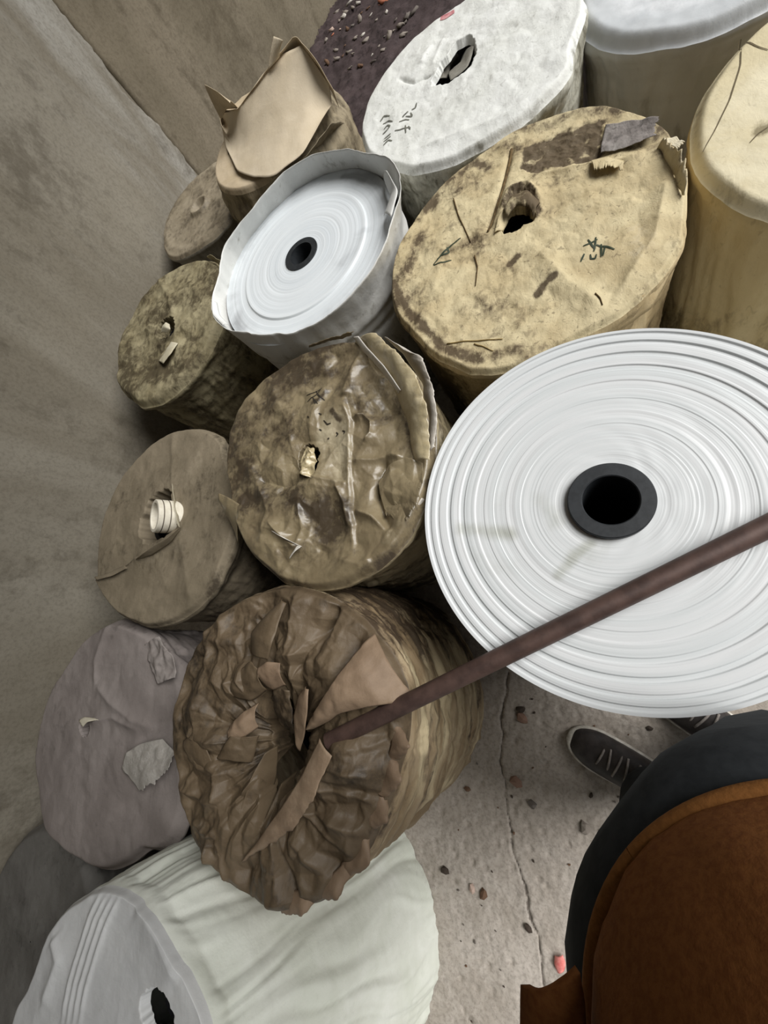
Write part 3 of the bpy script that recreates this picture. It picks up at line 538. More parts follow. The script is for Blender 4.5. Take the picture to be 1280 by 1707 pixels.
flap('torn_flap', [(-0.2270,1.7666,0.6320),(-0.1970,1.8278,0.6320),(-0.1595,1.8697,0.6320)], [(-0.1860,1.8210,0.6000),(-0.1706,1.8905,0.5900),(-0.1395,1.9013,0.6000)], WHT, M['hole_paper'], 22, 8, 0.004, 0.006, seed=2)
flap('torn_flap', [(-0.0851,1.8248,0.6320),(-0.1094,1.7491,0.6320),(-0.1700,1.7389,0.6320)], [(-0.1243,1.9100,0.6000),(-0.1414,1.8771,0.5900),(-0.1787,1.8400,0.6000)], WHT, M['hole_paper'], 22, 8, 0.004, 0.006, seed=3, pale=0.4)
ink(WHT, ([(-0.2841,1.6998),(-0.2889,1.6796),(-0.3019,1.6780)], [(-0.3149,1.6793),(-0.3281,1.6687),(-0.3348,1.6620)], [(-0.3064,1.6666),(-0.3004,1.6470),(-0.3239,1.6595)], [(-0.3461,1.6438),(-0.3242,1.6448),(-0.3114,1.6349)], [(-0.3619,1.6085),(-0.3335,1.6020),(-0.3058,1.5899)], [(-0.3247,1.6128),(-0.3232,1.5740)], [(-0.3141,1.6019),(-0.3082,1.5801)]), 0.0030, M['ink_grey'])
ink(WHT, ([(-0.4184,1.7051),(-0.4044,1.7191),(-0.3815,1.7043)], [(-0.4090,1.6888),(-0.3884,1.6852),(-0.3704,1.6654)], [(-0.4044,1.6550),(-0.3907,1.6628),(-0.3795,1.6483),(-0.3953,1.6362)], [(-0.4090,1.6344),(-0.3908,1.6388)], [(-0.4022,1.6057),(-0.3774,1.6082)], [(-0.4044,1.5897),(-0.3775,1.5965)], [(-0.4044,1.5722),(-0.3865,1.5826),(-0.3732,1.5730)]), 0.0030, M['ink_grey'])
ink(WHT, ([(-0.1854,2.0580),(-0.1639,2.0529),(-0.1360,2.0546)],), 0.013, M['redstain'], 'red_stain')

# -- torn open beige paper roll in the back
O = dict(c=(-0.9690,2.0748),h=0.6450,r=0.3078,R=[0.308,0.308,0.308,0.308,0.308,0.308,0.308,0.308,0.308,0.308,0.308,0.308,0.308,0.308,0.308,0.308,0.308,0.308,0.308,0.308,0.308,0.308,0.308,0.308,0.308,0.308,0.308,0.308,0.308,0.308,0.308,0.308,0.308,0.308,0.308,0.308,0.308,0.308,0.308,0.308,0.308,0.308,0.308,0.308,0.308,0.308,0.308,0.308])
M['beige'] = paper('beige_paper', '#c4b49a', '#b5a488', '#5e5140', '#d8ccb6', 0.75, 0.25, 0.7, 0.25, 1.0, (1, 1, 1), -0.12, 0.75, 0.05)
M['beige_in'] = paper('beige_paper_inside', '#d6c8b0', '#cbbca2', '#7d6f5a', '#e0d6c3', 0.75, 0.25, 0.6, 0.2, 1.0, (1, 1, 1), -0.25, 0.6, 0.02)
M['beige_side'] = paper('beige_paper_side', '#a3977f', '#8c8068', '#473d30', '#cdc2ac', 0.75, 0.25, 0.9, 0.5, 1.0, (1, 1, 0.5), 0.05, 0.8, 0.2)
TORN = roll('paper_wrapped_roll', 'beige paper roll with its wrapper torn open and standing up at the back wall', O, (M['beige'], M['beige_side']), None, base=(O['c'], 0.34), body=0.35,
     nt=200, nr=50, fine=(0.003, 8), crumple=(0.003, 9), edge=0.02, seed=31, dirt=lambda x, y, t: 0.05 + 0.3 * sstep(0.9, 1, t), side_h=0.008, side_v=0.010, twist=0.25,
     side_dark=lambda x, y, z: 0.25 + 0.3 * fbm(x * 9, y * 9, z * 3, o=3) + 0.3 * sstep(0.4, 0.2, z))
flap('torn_wrapper', [(-1.1950,2.0710,0.6400),(-1.2383,2.2087,0.6400),(-1.2614,2.3425,0.6450),(-1.1606,2.4249,0.6500),(-0.9785,2.4198,0.6500),(-0.7691,2.2765,0.6500),(-0.6365,2.0575,0.6450),(-0.5989,1.9364,0.6400)],
     [(-1.1650,2.1057,0.6600),(-1.2269,2.2596,0.6800),(-1.2194,2.2988,0.7000),(-1.0429,2.1077,0.7400),(-0.8570,2.1179,0.7800),(-0.7009,2.1442,0.8000),(-0.6148,1.9818,0.7700),(-0.5920,1.9400,0.6900)], TORN, M['beige'], 70, 30, 0.006, 0.0, 9, 0.0018, seed=5, tear=0.004)
flap('inner_sheet', [(-1.2517,2.3318,0.6600),(-1.1945,2.1072,0.6600),(-1.0911,1.8833,0.6600),(-0.9815,1.7736,0.6600),(-0.8821,1.7130,0.6600),(-0.7399,1.7421,0.6600),(-0.6306,1.9246,0.6620)], [(-1.2078,2.2734,0.7000),(-1.1164,2.1919,0.7200),(-1.0302,2.1126,0.7400),(-0.8671,2.1309,0.7700),(-0.7791,2.1425,0.7800),(-0.6773,2.1081,0.7800),(-0.6082,1.9700,0.7000)], TORN, M['beige_in'], 60, 40, 0.006, -0.02, 7, 0.0018, seed=6)
flap('curled_strip', [(-1.1963,2.2240,0.7000),(-1.1420,2.2201,0.7200),(-1.0540,2.1410,0.7300)], [(-1.2011,2.2929,0.8000),(-1.1057,2.1690,0.8000),(-1.0522,2.1017,0.7700)], TORN, M['beige'], 24, 16, 0.003, 0.014, 9, 0.0016, seed=7, pale=0.4)
flap('torn_peak', [(-0.8445,2.1141,0.7800),(-0.7798,2.1126,0.7900)], [(-0.7799,2.1596,0.8300),(-0.7276,2.0832,0.8300)], TORN, M['beige'], 14, 14, 0.002, 0.004, 9, 0.0016, seed=9, pale=0.6)
flap('side_fold', [(-0.9130,1.7601,0.6400),(-0.7565,1.7696,0.6400),(-0.6322,1.8872,0.6400)], [(-0.9360,1.8115,0.5500),(-0.7774,1.9292,0.5200),(-0.6293,2.0563,0.5000)], TORN, M['beige_side'], 30, 16, 0.010, 0.012, 14, 0.0016, seed=11, pale=0.3, dirt=0.3)

# -- small dusty roll in the corner
O = dict(c=(-1.6229,2.2487),h=0.4500,r=0.3136,R=[0.291,0.308,0.313,0.314,0.314,0.314,0.314,0.321,0.329,0.330,0.329,0.323,0.314,0.313,0.312,0.312,0.312,0.312,0.313,0.314,0.314,0.314,0.313,0.306,0.301,0.300,0.301,0.307,0.313,0.315,0.323,0.326,0.326,0.324,0.315,0.310,0.309,0.309,0.310,0.321,0.330,0.331,0.330,0.322,0.309,0.291,0.285,0.285])
M['dusty'] = paper('dusty_film', '#9d927e', '#8a7f6b', '#50473a', '#c6bfb0', 0.6, 0.35, 0.9, 0.3, 1.0, (1, 1, 1), 0.0, 0.8, 0.15)
M['dusty_side'] = paper('dusty_film_side', '#9b968a', '#858075', '#4c463b', '#b9b6ae', 0.5, 0.4, 0.8, 0.3, 1.0, (1, 1, 0.5), 0.0, 0.8, 0.1)
def smallrel(x, y, t, th):
    d = np.hypot(x - O['c'][0], y - O['c'][1]); return 0.020 * np.exp(-((d - 0.055) / 0.013) ** 2) - 0.016 * sstep(0.04, 0.01, d) + 0.006 * np.exp(-((d - 0.27) / 0.02) ** 2)
SMALL = roll('film_wrapped_roll', 'small dusty brown roll with an embossed core ring in the wall corner', O, (M['dusty'], M['dusty_side']), None, base=((O['c'][0] + 0.02, O['c'][1] - 0.02), 0.30), body=0.305,
     nt=220, nr=70, fine=(0.002, 15), crumple=(0.004, 12), edge=0.015, seed=41, relief=smallrel, dirt=lambda x, y, t: 0.28 + 0.3 * fbm(x * 7, y * 7), pale=lambda x, y, t: 0.4 * sstep(0.93, 1.0, t) * fbm(x * 12, y * 12), side_dark=lambda x, y, z: 0.2 + 0.3 * sstep(0.35, 0.1, z))

# -- olive dusty roll at the left wall
O = dict(c=(-1.5470,1.3247),h=0.5625,r=0.3740,R=[0.355,0.355,0.366,0.378,0.379,0.378,0.378,0.378,0.379,0.380,0.380,0.382,0.382,0.381,0.382,0.383,0.381,0.377,0.376,0.376,0.371,0.370,0.370,0.369,0.354,0.351,0.351,0.357,0.371,0.372,0.366,0.365,0.365,0.372,0.390,0.392,0.392,0.393,0.391,0.384,0.381,0.369,0.363,0.364,0.362,0.358,0.358,0.359])
M['olive'] = paper('olive_dusty_paper', '#9c9376', '#877d60', '#4a412f', '#b5ad94', 0.75, 0.3, 1.0, 0.4, 1.0, (1, 1, 1), 0.0, 0.85, 0.2)
hole = [(-1.6045,1.3261),(-1.5913,1.3749),(-1.5417,1.3726),(-1.4824,1.3199),(-1.4787,1.2667),(-1.5383,1.2689)]
OLV = roll('paper_wrapped_roll', 'olive brown dusty paper roll with a small knotted hole by the left wall', O, (M['olive'], M['olive'], M['core_dark']), hole, base=((O['c'][0] + 0.02, O['c'][1]), 0.345), body=0.355,
     nt=340, nr=90, fine=(0.002, 16), crumple=(0.013, 9), edge=0.03, edge_w=0.10, seed=51, dirt=lambda x, y, t: 0.22 + 0.45 * fbm(x * 6, y * 6, 3.0) + 0.2 * sstep(0.1, 0.5, y - 0.6 - 0.3 * x),
     ridges=([[(-1.4849,1.2242),(-1.5334,1.1619),(-1.5687,1.1109)], .012, .012, 'r'], [[(-1.4413,1.2721),(-1.3402,1.3291),(-1.2863,1.4362)], .02, .012, 'l'], [[(-1.7080,1.2032),(-1.5935,1.2463),(-1.4201,1.1703)], .02, .010, 'r'], [[(-1.6896,1.6805),(-1.5453,1.4798),(-1.4987,1.3592)], .018, .010, 'r'], [[(-1.7724,1.3603),(-1.6665,1.3729),(-1.6107,1.3519)], .015, .008, 'r']),
     pale=lambda x, y, t: 0.35 * fbm(x * 8, y * 8, 6.0), side_h=0.008, side_v=0.006, side_dark=lambda x, y, z: 0.35 + 0.3 * fbm(x * 8, y * 8, z * 5, o=3))
M['pale_paper'] = paper('pale_paper', '#c9c2ac', '#b8b097', '#6d654f', '#e0dac8', 0.7, 0.3, 1.0, 0.3)
flap('torn_stub', [(-1.5363,1.2704,0.5850),(-1.5107,1.2812,0.6000),(-1.4814,1.2893,0.6000)], [(-1.4596,1.2314,0.5950),(-1.4259,1.2313,0.6150),(-1.4564,1.2758,0.6050)], OLV, M['pale_paper'], 16, 10, 0.004, 0.012, 40, seed=2, pale=0.4)
flap('torn_flap', [(-1.5417,1.1397,0.5670),(-1.5118,1.1798,0.5670),(-1.4862,1.2213,0.5670)], [(-1.4912,1.1036,0.5780),(-1.4428,1.1314,0.5850),(-1.4227,1.1868,0.5750)], OLV, M['pale_paper'], 16, 8, 0.002, 0.004, 30, seed=3)
flap('torn_edge', [(-1.3490,1.6496,0.5560),(-1.2601,1.5645,0.5560),(-1.2112,1.4580,0.5560)], [(-1.2970,1.6127,0.5800),(-1.1970,1.5179,0.5850),(-1.1758,1.4461,0.5750)], OLV, M['olive'], 24, 8, 0.005, 0.004, 30, seed=4, pale=0.3, tear=0.008)

# -- roll with a protruding white core at the left
O = dict(c=(-1.3602,0.3824),h=0.5625,r=0.3767,R=[0.360,0.356,0.358,0.359,0.357,0.360,0.379,0.384,0.384,0.384,0.384,0.382,0.382,0.383,0.383,0.382,0.377,0.377,0.377,0.379,0.379,0.377,0.376,0.376,0.376,0.374,0.373,0.373,0.379,0.383,0.378,0.370,0.368,0.365,0.363,0.365,0.374,0.376,0.380,0.386,0.388,0.395,0.398,0.396,0.382,0.379,0.379,0.376])
M['kraft_grey'] = paper('grey_brown_paper', '#867b68', '#756b59', '#3d352a', '#a59a86', 0.78, 0.25, 0.8, 0.3, 1.0, (1, 1, 1), -0.05, 0.8, 0.15)
hole = [(-1.4483,0.3127),(-1.4857,0.3746),(-1.4688,0.4445),(-1.4196,0.4984),(-1.3481,0.5119),(-1.3008,0.4459),(-1.2736,0.3785),(-1.2927,0.3360),(-1.3620,0.3160)]
SLIT = [(-1.6940,0.1844),(-1.6153,0.1988),(-1.5313,0.2211),(-1.4684,0.2462)]
def lrel(x, y, t, th):
    d, sd, par = polydist(x, y, SLIT); return 0.014 * np.exp(-d / 0.03) * sstep(-0.004, 0.004, sd * d)
LFT = roll('paper_wrapped_roll', 'grey-brown paper roll with a ribbed white core sticking out of it', O, (M['kraft_grey'], M['kraft_grey'], M['core_dark']), hole, base=((O['c'][0], O['c'][1]), 0.345), body=0.355,
     nt=360, nr=100, fine=(0.002, 12), crumple=(0.005, 8), edge=0.020, edge_w=0.06, seed=61, relief=lrel, dirt=lambda x, y, t: 0.10 + 0.35 * fbm(x * 5, y * 5, 3.0) + 0.4 * sstep(0.88, 1.0, t) * (0.5 + fbm(x * 12, y * 12)) + 0.8 * np.exp(-(polydist(x, y, SLIT)[0] / .006) ** 2),
     ridges=([[(-1.2440,0.3266),(-1.1873,0.1954),(-1.1389,0.0942)], .03, .008, 'r'], [[(-1.3679,0.7556),(-1.3457,0.6222),(-1.3241,0.5083)], .02, .006, 'r'], [[(-1.4684,0.2462),(-1.3577,0.2712),(-1.2463,0.3378)], .02, .016, 'r'], [[(-1.3180,0.4954),(-1.2891,0.4213),(-1.2550,0.3497)], .008, .012, 'r']),
     pale=lambda x, y, t: 0.10 + 0.55 * fbm(x * 6, y * 6, 7.0), side_h=0.006, side_v=0.004, side_dark=lambda x, y, z: 0.3 + 0.3 * sstep(0.5, 0.2, z) + 0.25 * fbm(x * 8, y * 8, z * 5, o=3))
M['core_white'] = plain('white_card', '#e6e0d0', 0.6, 0.3, '#d6cfbd', 40, 0.1)
M['core_line'] = plain('card_seam', '#6b6258', 0.7, 0.2)
cc = [(-1.3265,0.3863),(-1.3133,0.3848)][0]; tb = empty('tmp', (0, 0, 0), None, None); bpy.data.objects.remove(tb)
lx, ly = cc[0] - O['c'][0], cc[1] - O['c'][1]
rc = 0.060
ct = lathe('core_stub', [(rc, -0.10), (rc, 0.018), (rc - .002, 0.019), (rc - .002, 0.021), (rc, 0.022), (rc, 0.040), (rc - .002, 0.041), (rc - .002, 0.043), (rc, 0.044), (rc, 0.058), (rc - .002, 0.060), (rc - .012, 0.060), (rc - .013, 0.058), (rc - .013, -0.10)], M['core_white'], LFT, 64, (lx + 0.018, ly + 0.012, 0.555))
ct['label'] = 'white ribbed card core'
ct.rotation_euler = (0.12, -0.38, 0)
for zz in (0.020, 0.042):
    lathe('seam_ring', [(rc - .0005, zz - 0.0014), (rc + .0004, zz - 0.0014), (rc + .0004, zz + 0.0014), (rc - .0005, zz + 0.0014)], M['core_line'], ct, 64)
flap('torn_flap', [(-1.4500,0.2435,0.5720),(-1.3577,0.2586,0.5720),(-1.2685,0.2941,0.5740),(-1.2257,0.3348,0.5760)], [(-1.4026,0.2523,0.5920),(-1.3161,0.2869,0.6000),(-1.2526,0.3067,0.6000),(-1.2178,0.3399,0.5880)], LFT, M['kraft_grey'], 28, 8, 0.002, 0.004, 18, seed=3, pale=0.35)
flap('torn_flap', [(-1.2996,0.4937,0.5740),(-1.2636,0.4149,0.5740),(-1.2276,0.3437,0.5760)], [(-1.2900,0.5151,0.5900),(-1.2533,0.4254,0.5960),(-1.2204,0.3478,0.5920)], LFT, M['pale_paper'], 22, 6, 0.002, 0.003, 30, seed=4, pale=0.4, tear=0.003)
flap('loose_edge', [(-1.6798,0.1965,0.5730),(-1.5917,0.2075,0.5740),(-1.5058,0.2314,0.5740)], [(-1.6480,0.1823,0.5820),(-1.5592,0.1909,0.5840),(-1.4786,0.2177,0.5800)], LFT, M['kraft_grey'], 22, 6, 0.002, 0.002, 30, seed=5, pale=0.3)

# -- purple-grey roll, lower left
O = dict(c=(-1.5233,-0.3567),h=0.5250,r=0.3932,R=[0.393,0.393,0.393,0.393,0.393,0.390,0.374,0.368,0.367,0.371,0.372,0.371,0.379,0.396,0.398,0.398,0.399,0.397,0.394,0.394,0.395,0.408,0.411,0.411,0.413,0.418,0.417,0.404,0.390,0.391,0.397,0.401,0.391,0.374,0.370,0.365,0.365,0.373,0.377,0.380,0.383,0.386,0.390,0.437,0.456,0.455,0.438,0.400])
M['purple'] = paper('purple_grey_paper', '#8e8682', '#7f7773', '#4c4641', '#aca5a0', 0.8, 0.2, 0.7, 0.25, 1.0, (1, 1, 1), -0.10, 0.75, 0.08)
hole = [(-1.6619,-0.3538),(-1.6777,-0.3203),(-1.6500,-0.3063),(-1.6212,-0.3270),(-1.6267,-0.3619)]
PUR = roll('paper_wrapped_roll', 'purple-grey paper roll with a small tear and a clear film scrap, lower left', O, (M['purple'], M['purple'], M['core_dark']), hole, base=((O['c'][0] + 0.03, O['c'][1]), 0.34), body=0.36,
     nt=340, nr=90, fine=(0.002, 9), crumple=(0.006, 7), edge=0.028, edge_w=0.07, seed=71, dirt=lambda x, y, t: 0.02 + 0.25 * fbm(x * 4, y * 4, 3.0) + 0.25 * sstep(0.85, 1.0, t),
     ridges=([[(-1.6255,-0.1893),(-1.5211,-0.2423),(-1.3788,-0.2875),(-1.3007,-0.2986)], .02, .012, 'r'], [[(-1.6066,0.0327),(-1.6530,-0.1076),(-1.6326,-0.1896)], .02, .010, 'r'], [[(-1.6176,-0.3171),(-1.4904,-0.2875),(-1.3567,-0.3124)], .015, .010, 'r']),
     pale=lambda x, y, t: 0.3 * fbm(x * 4, y * 4, 7.0), side_h=0.008, side_v=0.006, side_dark=lambda x, y, z: 0.2 + 0.3 * sstep(0.45, 0.2, z))
M['clear_film'] = paper('creased_film', '#a8a39c', '#948f88', '#5e5952', '#cfccc6', 0.3, 0.5, 1.4, 0.5, speck=0.1, coat=0.5)
flap('film_scrap', [(-1.3901,-0.4262,0.5360),(-1.3757,-0.3809,0.5400),(-1.3076,-0.3475,0.5420),(-1.2167,-0.3252,0.5400)], [(-1.2790,-0.4711,0.5450),(-1.2102,-0.4413,0.5600),(-1.1516,-0.4043,0.5650),(-1.1438,-0.3526,0.5500)], PUR, M['clear_film'], 44, 34, 0.008, 0.0, 14, 0.0006, seed=3, pale=0.45, tear=0.014)
flap('crumpled_edge', [(-1.3875,-0.0503,0.5300),(-1.3321,-0.1168,0.5350),(-1.2829,-0.1706,0.5350)], [(-1.2986,-0.0195,0.5500),(-1.1949,-0.0832,0.5600),(-1.1830,-0.1462,0.5500)], PUR, M['purple'], 40, 24, 0.012, 0.006, 22, seed=5, pale=0.5)
flap('torn_flap', [(-1.6789,-0.3121,0.5280),(-1.6506,-0.2996,0.5300),(-1.5804,-0.2978,0.5300)], [(-1.6326,-0.3291,0.5400),(-1.5992,-0.3081,0.5450),(-1.5489,-0.2991,0.5400)], PUR, M['pale_paper'], 14, 6, 0.002, 0.002, 30, seed=6, pale=0.6)

# -- dark grey roll in the bottom left corner
O = dict(c=(-1.8410,-1.0290),h=0.4500,r=0.3360,R=[0.336,0.336,0.336,0.336,0.336,0.336,0.336,0.336,0.336,0.336,0.336,0.336,0.336,0.336,0.336,0.336,0.336,0.336,0.336,0.336,0.336,0.336,0.336,0.336,0.336,0.336,0.336,0.336,0.336,0.336,0.336,0.336,0.336,0.336,0.336,0.336,0.336,0.336,0.336,0.336,0.336,0.336,0.336,0.336,0.336,0.336,0.336,0.336])
M['dkgrey'] = paper('dark_grey_cover', '#6f6d69', '#605e5a', '#3a3835', '#86837d', 0.7, 0.3, 0.8, 0.3)
roll('paper_wrapped_roll', 'dull dark grey roll in the bottom left corner', O, (M['dkgrey'], M['dkgrey']), None, base=(O['c'], 0.32), body=0.33,
     nt=200, nr=50, fine=(0.003, 8), crumple=(0.003, 8), edge=0.03, edge_w=0.1, seed=81, side_h=0.006, side_v=0.006)

# -- big white roll at the bottom, folded end
O = dict(c=(-1.0030,-0.9080),h=0.7500,r=0.3299,R=[0.330,0.330,0.330,0.334,0.336,0.336,0.330,0.325,0.324,0.328,0.331,0.331,0.333,0.336,0.337,0.335,0.331,0.332,0.332,0.330,0.321,0.311,0.315,0.336,0.341,0.340,0.333,0.330,0.330,0.330,0.330,0.330,0.330,0.330,0.330,0.330,0.330,0.330,0.330,0.330,0.330,0.330,0.330,0.330,0.330,0.330,0.330,0.330])
M['botwhite'] = paper('white_sheet', '#dcdfd6', '#d0d4c8', '#7d7a68', '#eeefea', 0.5, 0.4, 0.6, 0.2, 1.0, (1, 1, 1), -0.12, 0.6, 0.05)
M['botwhite_end'] = paper('greyish_white_sheet', '#c6c7c6', '#bcbdbd', '#75716a', '#dedede', 0.55, 0.35, 0.6, 0.2, 1.0, (1, 1, 1), -0.12, 0.6, 0.05)
hole = [(-0.8899,-0.7582),(-0.9086,-0.7296),(-0.8824,-0.7014),(-0.8447,-0.6925),(-0.8176,-0.7120),(-0.8001,-0.7377),(-0.8295,-0.7730),(-0.8672,-0.7763)]
BANDS = [[(-1.0613,-0.5860),(-1.0861,-0.6340),(-1.1071,-0.7044),(-1.1208,-0.7608),(-1.1242,-0.8300)], [(-1.0400,-0.5835),(-1.0646,-0.6311),(-1.0857,-0.7009),(-1.0996,-0.7569),(-1.1040,-0.8238)], [(-1.0187,-0.5821),(-1.0432,-0.6292),(-1.0647,-0.6975),(-1.0786,-0.7531),(-1.0841,-0.8177)], [(-1.0830,-0.5885),(-1.1079,-0.6370),(-1.1268,-0.7074),(-1.1404,-0.7642),(-1.1426,-0.8356)]]
BWT = roll('paper_wrapped_roll', 'big white sheet wrapped roll with pleated end, in front at the bottom', O, (M['botwhite_end'], M['botwhite'], M['core_dark']), hole, base=((-0.92, -0.945), 0.40), body=0.345,
     nt=420, nr=110, ns=120, fine=(0.002, 9), crumple=(0.0015, 9), edge=0.02, edge_w=0.05, seed=91, ridges=[(b, .006, .006, 'r') for b in BANDS] + [([(-0.9549,-0.5710),(-0.8758,-0.6143),(-0.8007,-0.6708)], .04, .010, 'r'), ([(-1.2284,-0.7023),(-1.1893,-0.7369),(-1.2233,-0.8322)], .02, .010, 'r')],
     hole_drop=0.02, dirt=lambda x, y, t: 0.0 + 0.18 * fbm(x * 6, y * 6), side_h=0.0018, side_v=0.009, twist=0.30, side_dark=lambda x, y, z: -0.02 + 0.15 * fbm(x * 6, y * 6, z * 4, o=3) + 0.2 * sstep(0.05, 0.0, z), side_pale=lambda x, y, z: 0.35 * sstep(-0.8, -0.6, x))
# long creases running down the sheet
def side_crease(root, pts, w, mat):
    P = smooth_line(pts, 24); t = np.linspace(0, 1, 24); return tube_path('crease', P, w * np.sin(PI * (0.08 + 0.84 * t)), mat, root, 8)

# -- crumpled film and paper roll in the middle
O = dict(c=(-0.6209,0.4836),h=0.6450,r=0.3694,R=[0.353,0.352,0.348,0.348,0.349,0.350,0.355,0.360,0.364,0.368,0.369,0.370,0.370,0.374,0.378,0.383,0.389,0.393,0.398,0.397,0.393,0.388,0.371,0.367,0.358,0.339,0.337,0.335,0.334,0.338,0.341,0.347,0.353,0.358,0.373,0.377,0.385,0.390,0.393,0.393,0.395,0.393,0.389,0.381,0.373,0.364,0.359,0.354])
M['midp'] = paper('dusty_film_over_kraft', '#887b60', '#766951', '#3d3327', '#b0a58b', 0.42, 0.5, 0.9, 0.2, 1.0, (1, 1, 1), 0.0, 0.85, 0.12, coat=0.45)
M['midside'] = paper('kraft_side', '#a3967a', '#8e8267', '#4a3f30', '#cfc5ac', 0.7, 0.3, 0.9, 0.4, 1.0, (1, 1, 1.6), 0.0, 0.8, 0.2)
hole = [(-0.6749,0.5058),(-0.6504,0.5198),(-0.6246,0.5068),(-0.6138,0.4619),(-0.6130,0.4128),(-0.6432,0.4108),(-0.6744,0.4417),(-0.6811,0.4747)]
def mdirt(x, y, t):
    d = 0.18 + 0.42 * fbm(x * 5.5, y * 5.5, 8.0, o=4) + 0.22 * sstep(0.9, 1, t)
    for pts, w, a in (([(-0.8977,0.4455),(-0.8186,0.5924),(-0.7604,0.7261),(-0.6510,0.8017)], .10, .40), ([(-0.8389,0.3595),(-0.7274,0.3624),(-0.6209,0.3128)], .05, .35), ([(-0.4044,0.6824),(-0.3524,0.5568),(-0.3213,0.4469)], .03, .4), ([(-0.5639,0.5958),(-0.5429,0.5677)], .012, 1.0), ([(-0.5897,0.6678),(-0.6096,0.6470),(-0.6242,0.6429)], .010, .8), ([(-0.5794,0.2579),(-0.5416,0.2378)], .03, .35)):
        d = d + a * np.exp(-(polydist(x, y, pts)[0] / w) ** 2)
    d -= 0.6 * softpoly(x, y, [(-0.5897,0.6678),(-0.5165,0.5991),(-0.5027,0.3804),(-0.5185,0.3576),(-0.6067,0.4064),(-0.6332,0.5124),(-0.6393,0.6108)], 0.02)
    d -= 0.45 * softpoly(x, y, [(-0.5062,0.5775),(-0.4044,0.4990),(-0.3874,0.4270),(-0.3392,0.3535),(-0.3727,0.2060),(-0.4698,0.1699),(-0.4906,0.3285)], 0.03)
    return d
MID = roll('film_wrapped_roll', 'crumpled brown roll under creased dirty film in the middle of the pile', O, (M['midp'], M['midside'], M['core_dark']), hole, base=((O['c'][0] + 0.01, O['c'][1] + 0.01), 0.345), body=0.35,
     nt=520, nr=160, ns=90, fine=(0.0020, 22), crumple=(0.019, 8), edge=0.024, edge_w=0.07, seed=101, dirt=mdirt, hole_drop=0.03,
     pale=lambda x, y, t: 0.15 + 0.3 * fbm(x * 7, y * 7, 3.0) + 0.4 * softpoly(x, y, [(-0.5834,0.6660),(-0.5165,0.5991),(-0.5027,0.3804),(-0.5467,0.3671),(-0.6067,0.4064),(-0.6290,0.5115)], 0.02),
     ridges=([[(-0.5276,0.6407),(-0.5076,0.5592),(-0.5065,0.4502),(-0.5041,0.3638),(-0.4943,0.2645),(-0.4865,0.1637)], .030, .014, 'l'], [[(-0.5912,0.6986),(-0.6285,0.6081),(-0.6438,0.5146)], .03, .014, 'r'], [[(-0.5002,0.5686),(-0.4681,0.5680),(-0.4456,0.5406),(-0.4452,0.5046),(-0.4667,0.4809)], .008, .016, 'r'],
             [[(-0.5024,0.4354),(-0.4391,0.4303),(-0.3874,0.4354),(-0.3510,0.4167)], .012, .014, 'r'], [[(-0.4044,0.4303),(-0.4249,0.3841),(-0.4296,0.3198),(-0.4044,0.2541),(-0.3884,0.2223)], .012, -.020, 'r'], [[(-0.4898,0.2959),(-0.4376,0.2735),(-0.4044,0.2390),(-0.3852,0.2250)], .010, .016, 'r'],
             [[(-0.6269,0.4098),(-0.5476,0.3878),(-0.5098,0.3731)], .010, .012, 'l'], [[(-0.5472,0.3791),(-0.5172,0.3158),(-0.5062,0.2500)], .010, .014, 'r'], [[(-0.7533,0.2942),(-0.6955,0.2365),(-0.6531,0.2079)], .010, .014, 'r'], [[(-0.6631,0.3444),(-0.6486,0.2822),(-0.6537,0.2161)], .012, .012, 'r'],
             [[(-0.8243,0.4334),(-0.7308,0.3994),(-0.6677,0.4076)], .018, -.014, 'r'], [[(-0.5391,0.1751),(-0.4695,0.1551),(-0.4366,0.1675)], .015, .012, 'r'], [[(-0.7734,0.2788),(-0.6969,0.2535),(-0.6599,0.3006)], .02, .012, 'r'], [[(-0.8533,0.4775),(-0.7679,0.3317),(-0.7787,0.2271)], .018, .012, 'r'],
             [[(-0.4813,0.7668),(-0.5188,0.6776),(-0.5273,0.6308)], .022, .016, 'r'], [[(-0.8123,0.7631),(-0.7273,0.6122),(-0.6949,0.4869)], .03, .012, 'r'], [[(-0.4413,0.6550),(-0.3869,0.5478),(-0.3704,0.4572)], .03, -.012, 'r']),
     side_h=0.009, side_v=0.004, twist=0.2, side_dark=lambda x, y, z: 0.12 + 0.5 * fbm(x * 5, y * 5, z * 22, o=3) + 0.3 * sstep(0.5, 0.2, z), side_pale=lambda x, y, z: 0.25 + 0.4 * fbm(x * 5, y * 5, z * 24 + 5, o=3))
M['film_fold'] = paper('creased_kraft_film', '#c3b592', '#ae9f7c', '#6b5d45', '#ddd4bd', 0.32, 0.55, 1.0, 0.2, 1.0, (1, 1, 1), -0.05, 0.7, 0.05, coat=0.4)
M['white_fold'] = paper('white_film_fold', '#cfc9bf', '#bdb6ab', '#7b7264', '#e6e2da', 0.35, 0.5, 1.0, 0.25)
flap('raised_fold', [(-0.5042,0.8186,0.6420),(-0.4420,0.7335,0.6450),(-0.3776,0.6272,0.6450),(-0.3395,0.5186,0.6450),(-0.3203,0.4023,0.6420)], [(-0.4048,0.7710,0.6900),(-0.3387,0.6801,0.7050),(-0.2867,0.5984,0.7050),(-0.2652,0.5043,0.7000),(-0.2734,0.3849,0.6750)], MID, M['film_fold'], 80, 30, 0.009, 0.014, 14, seed=3, pale=0.4, tear=0.006)
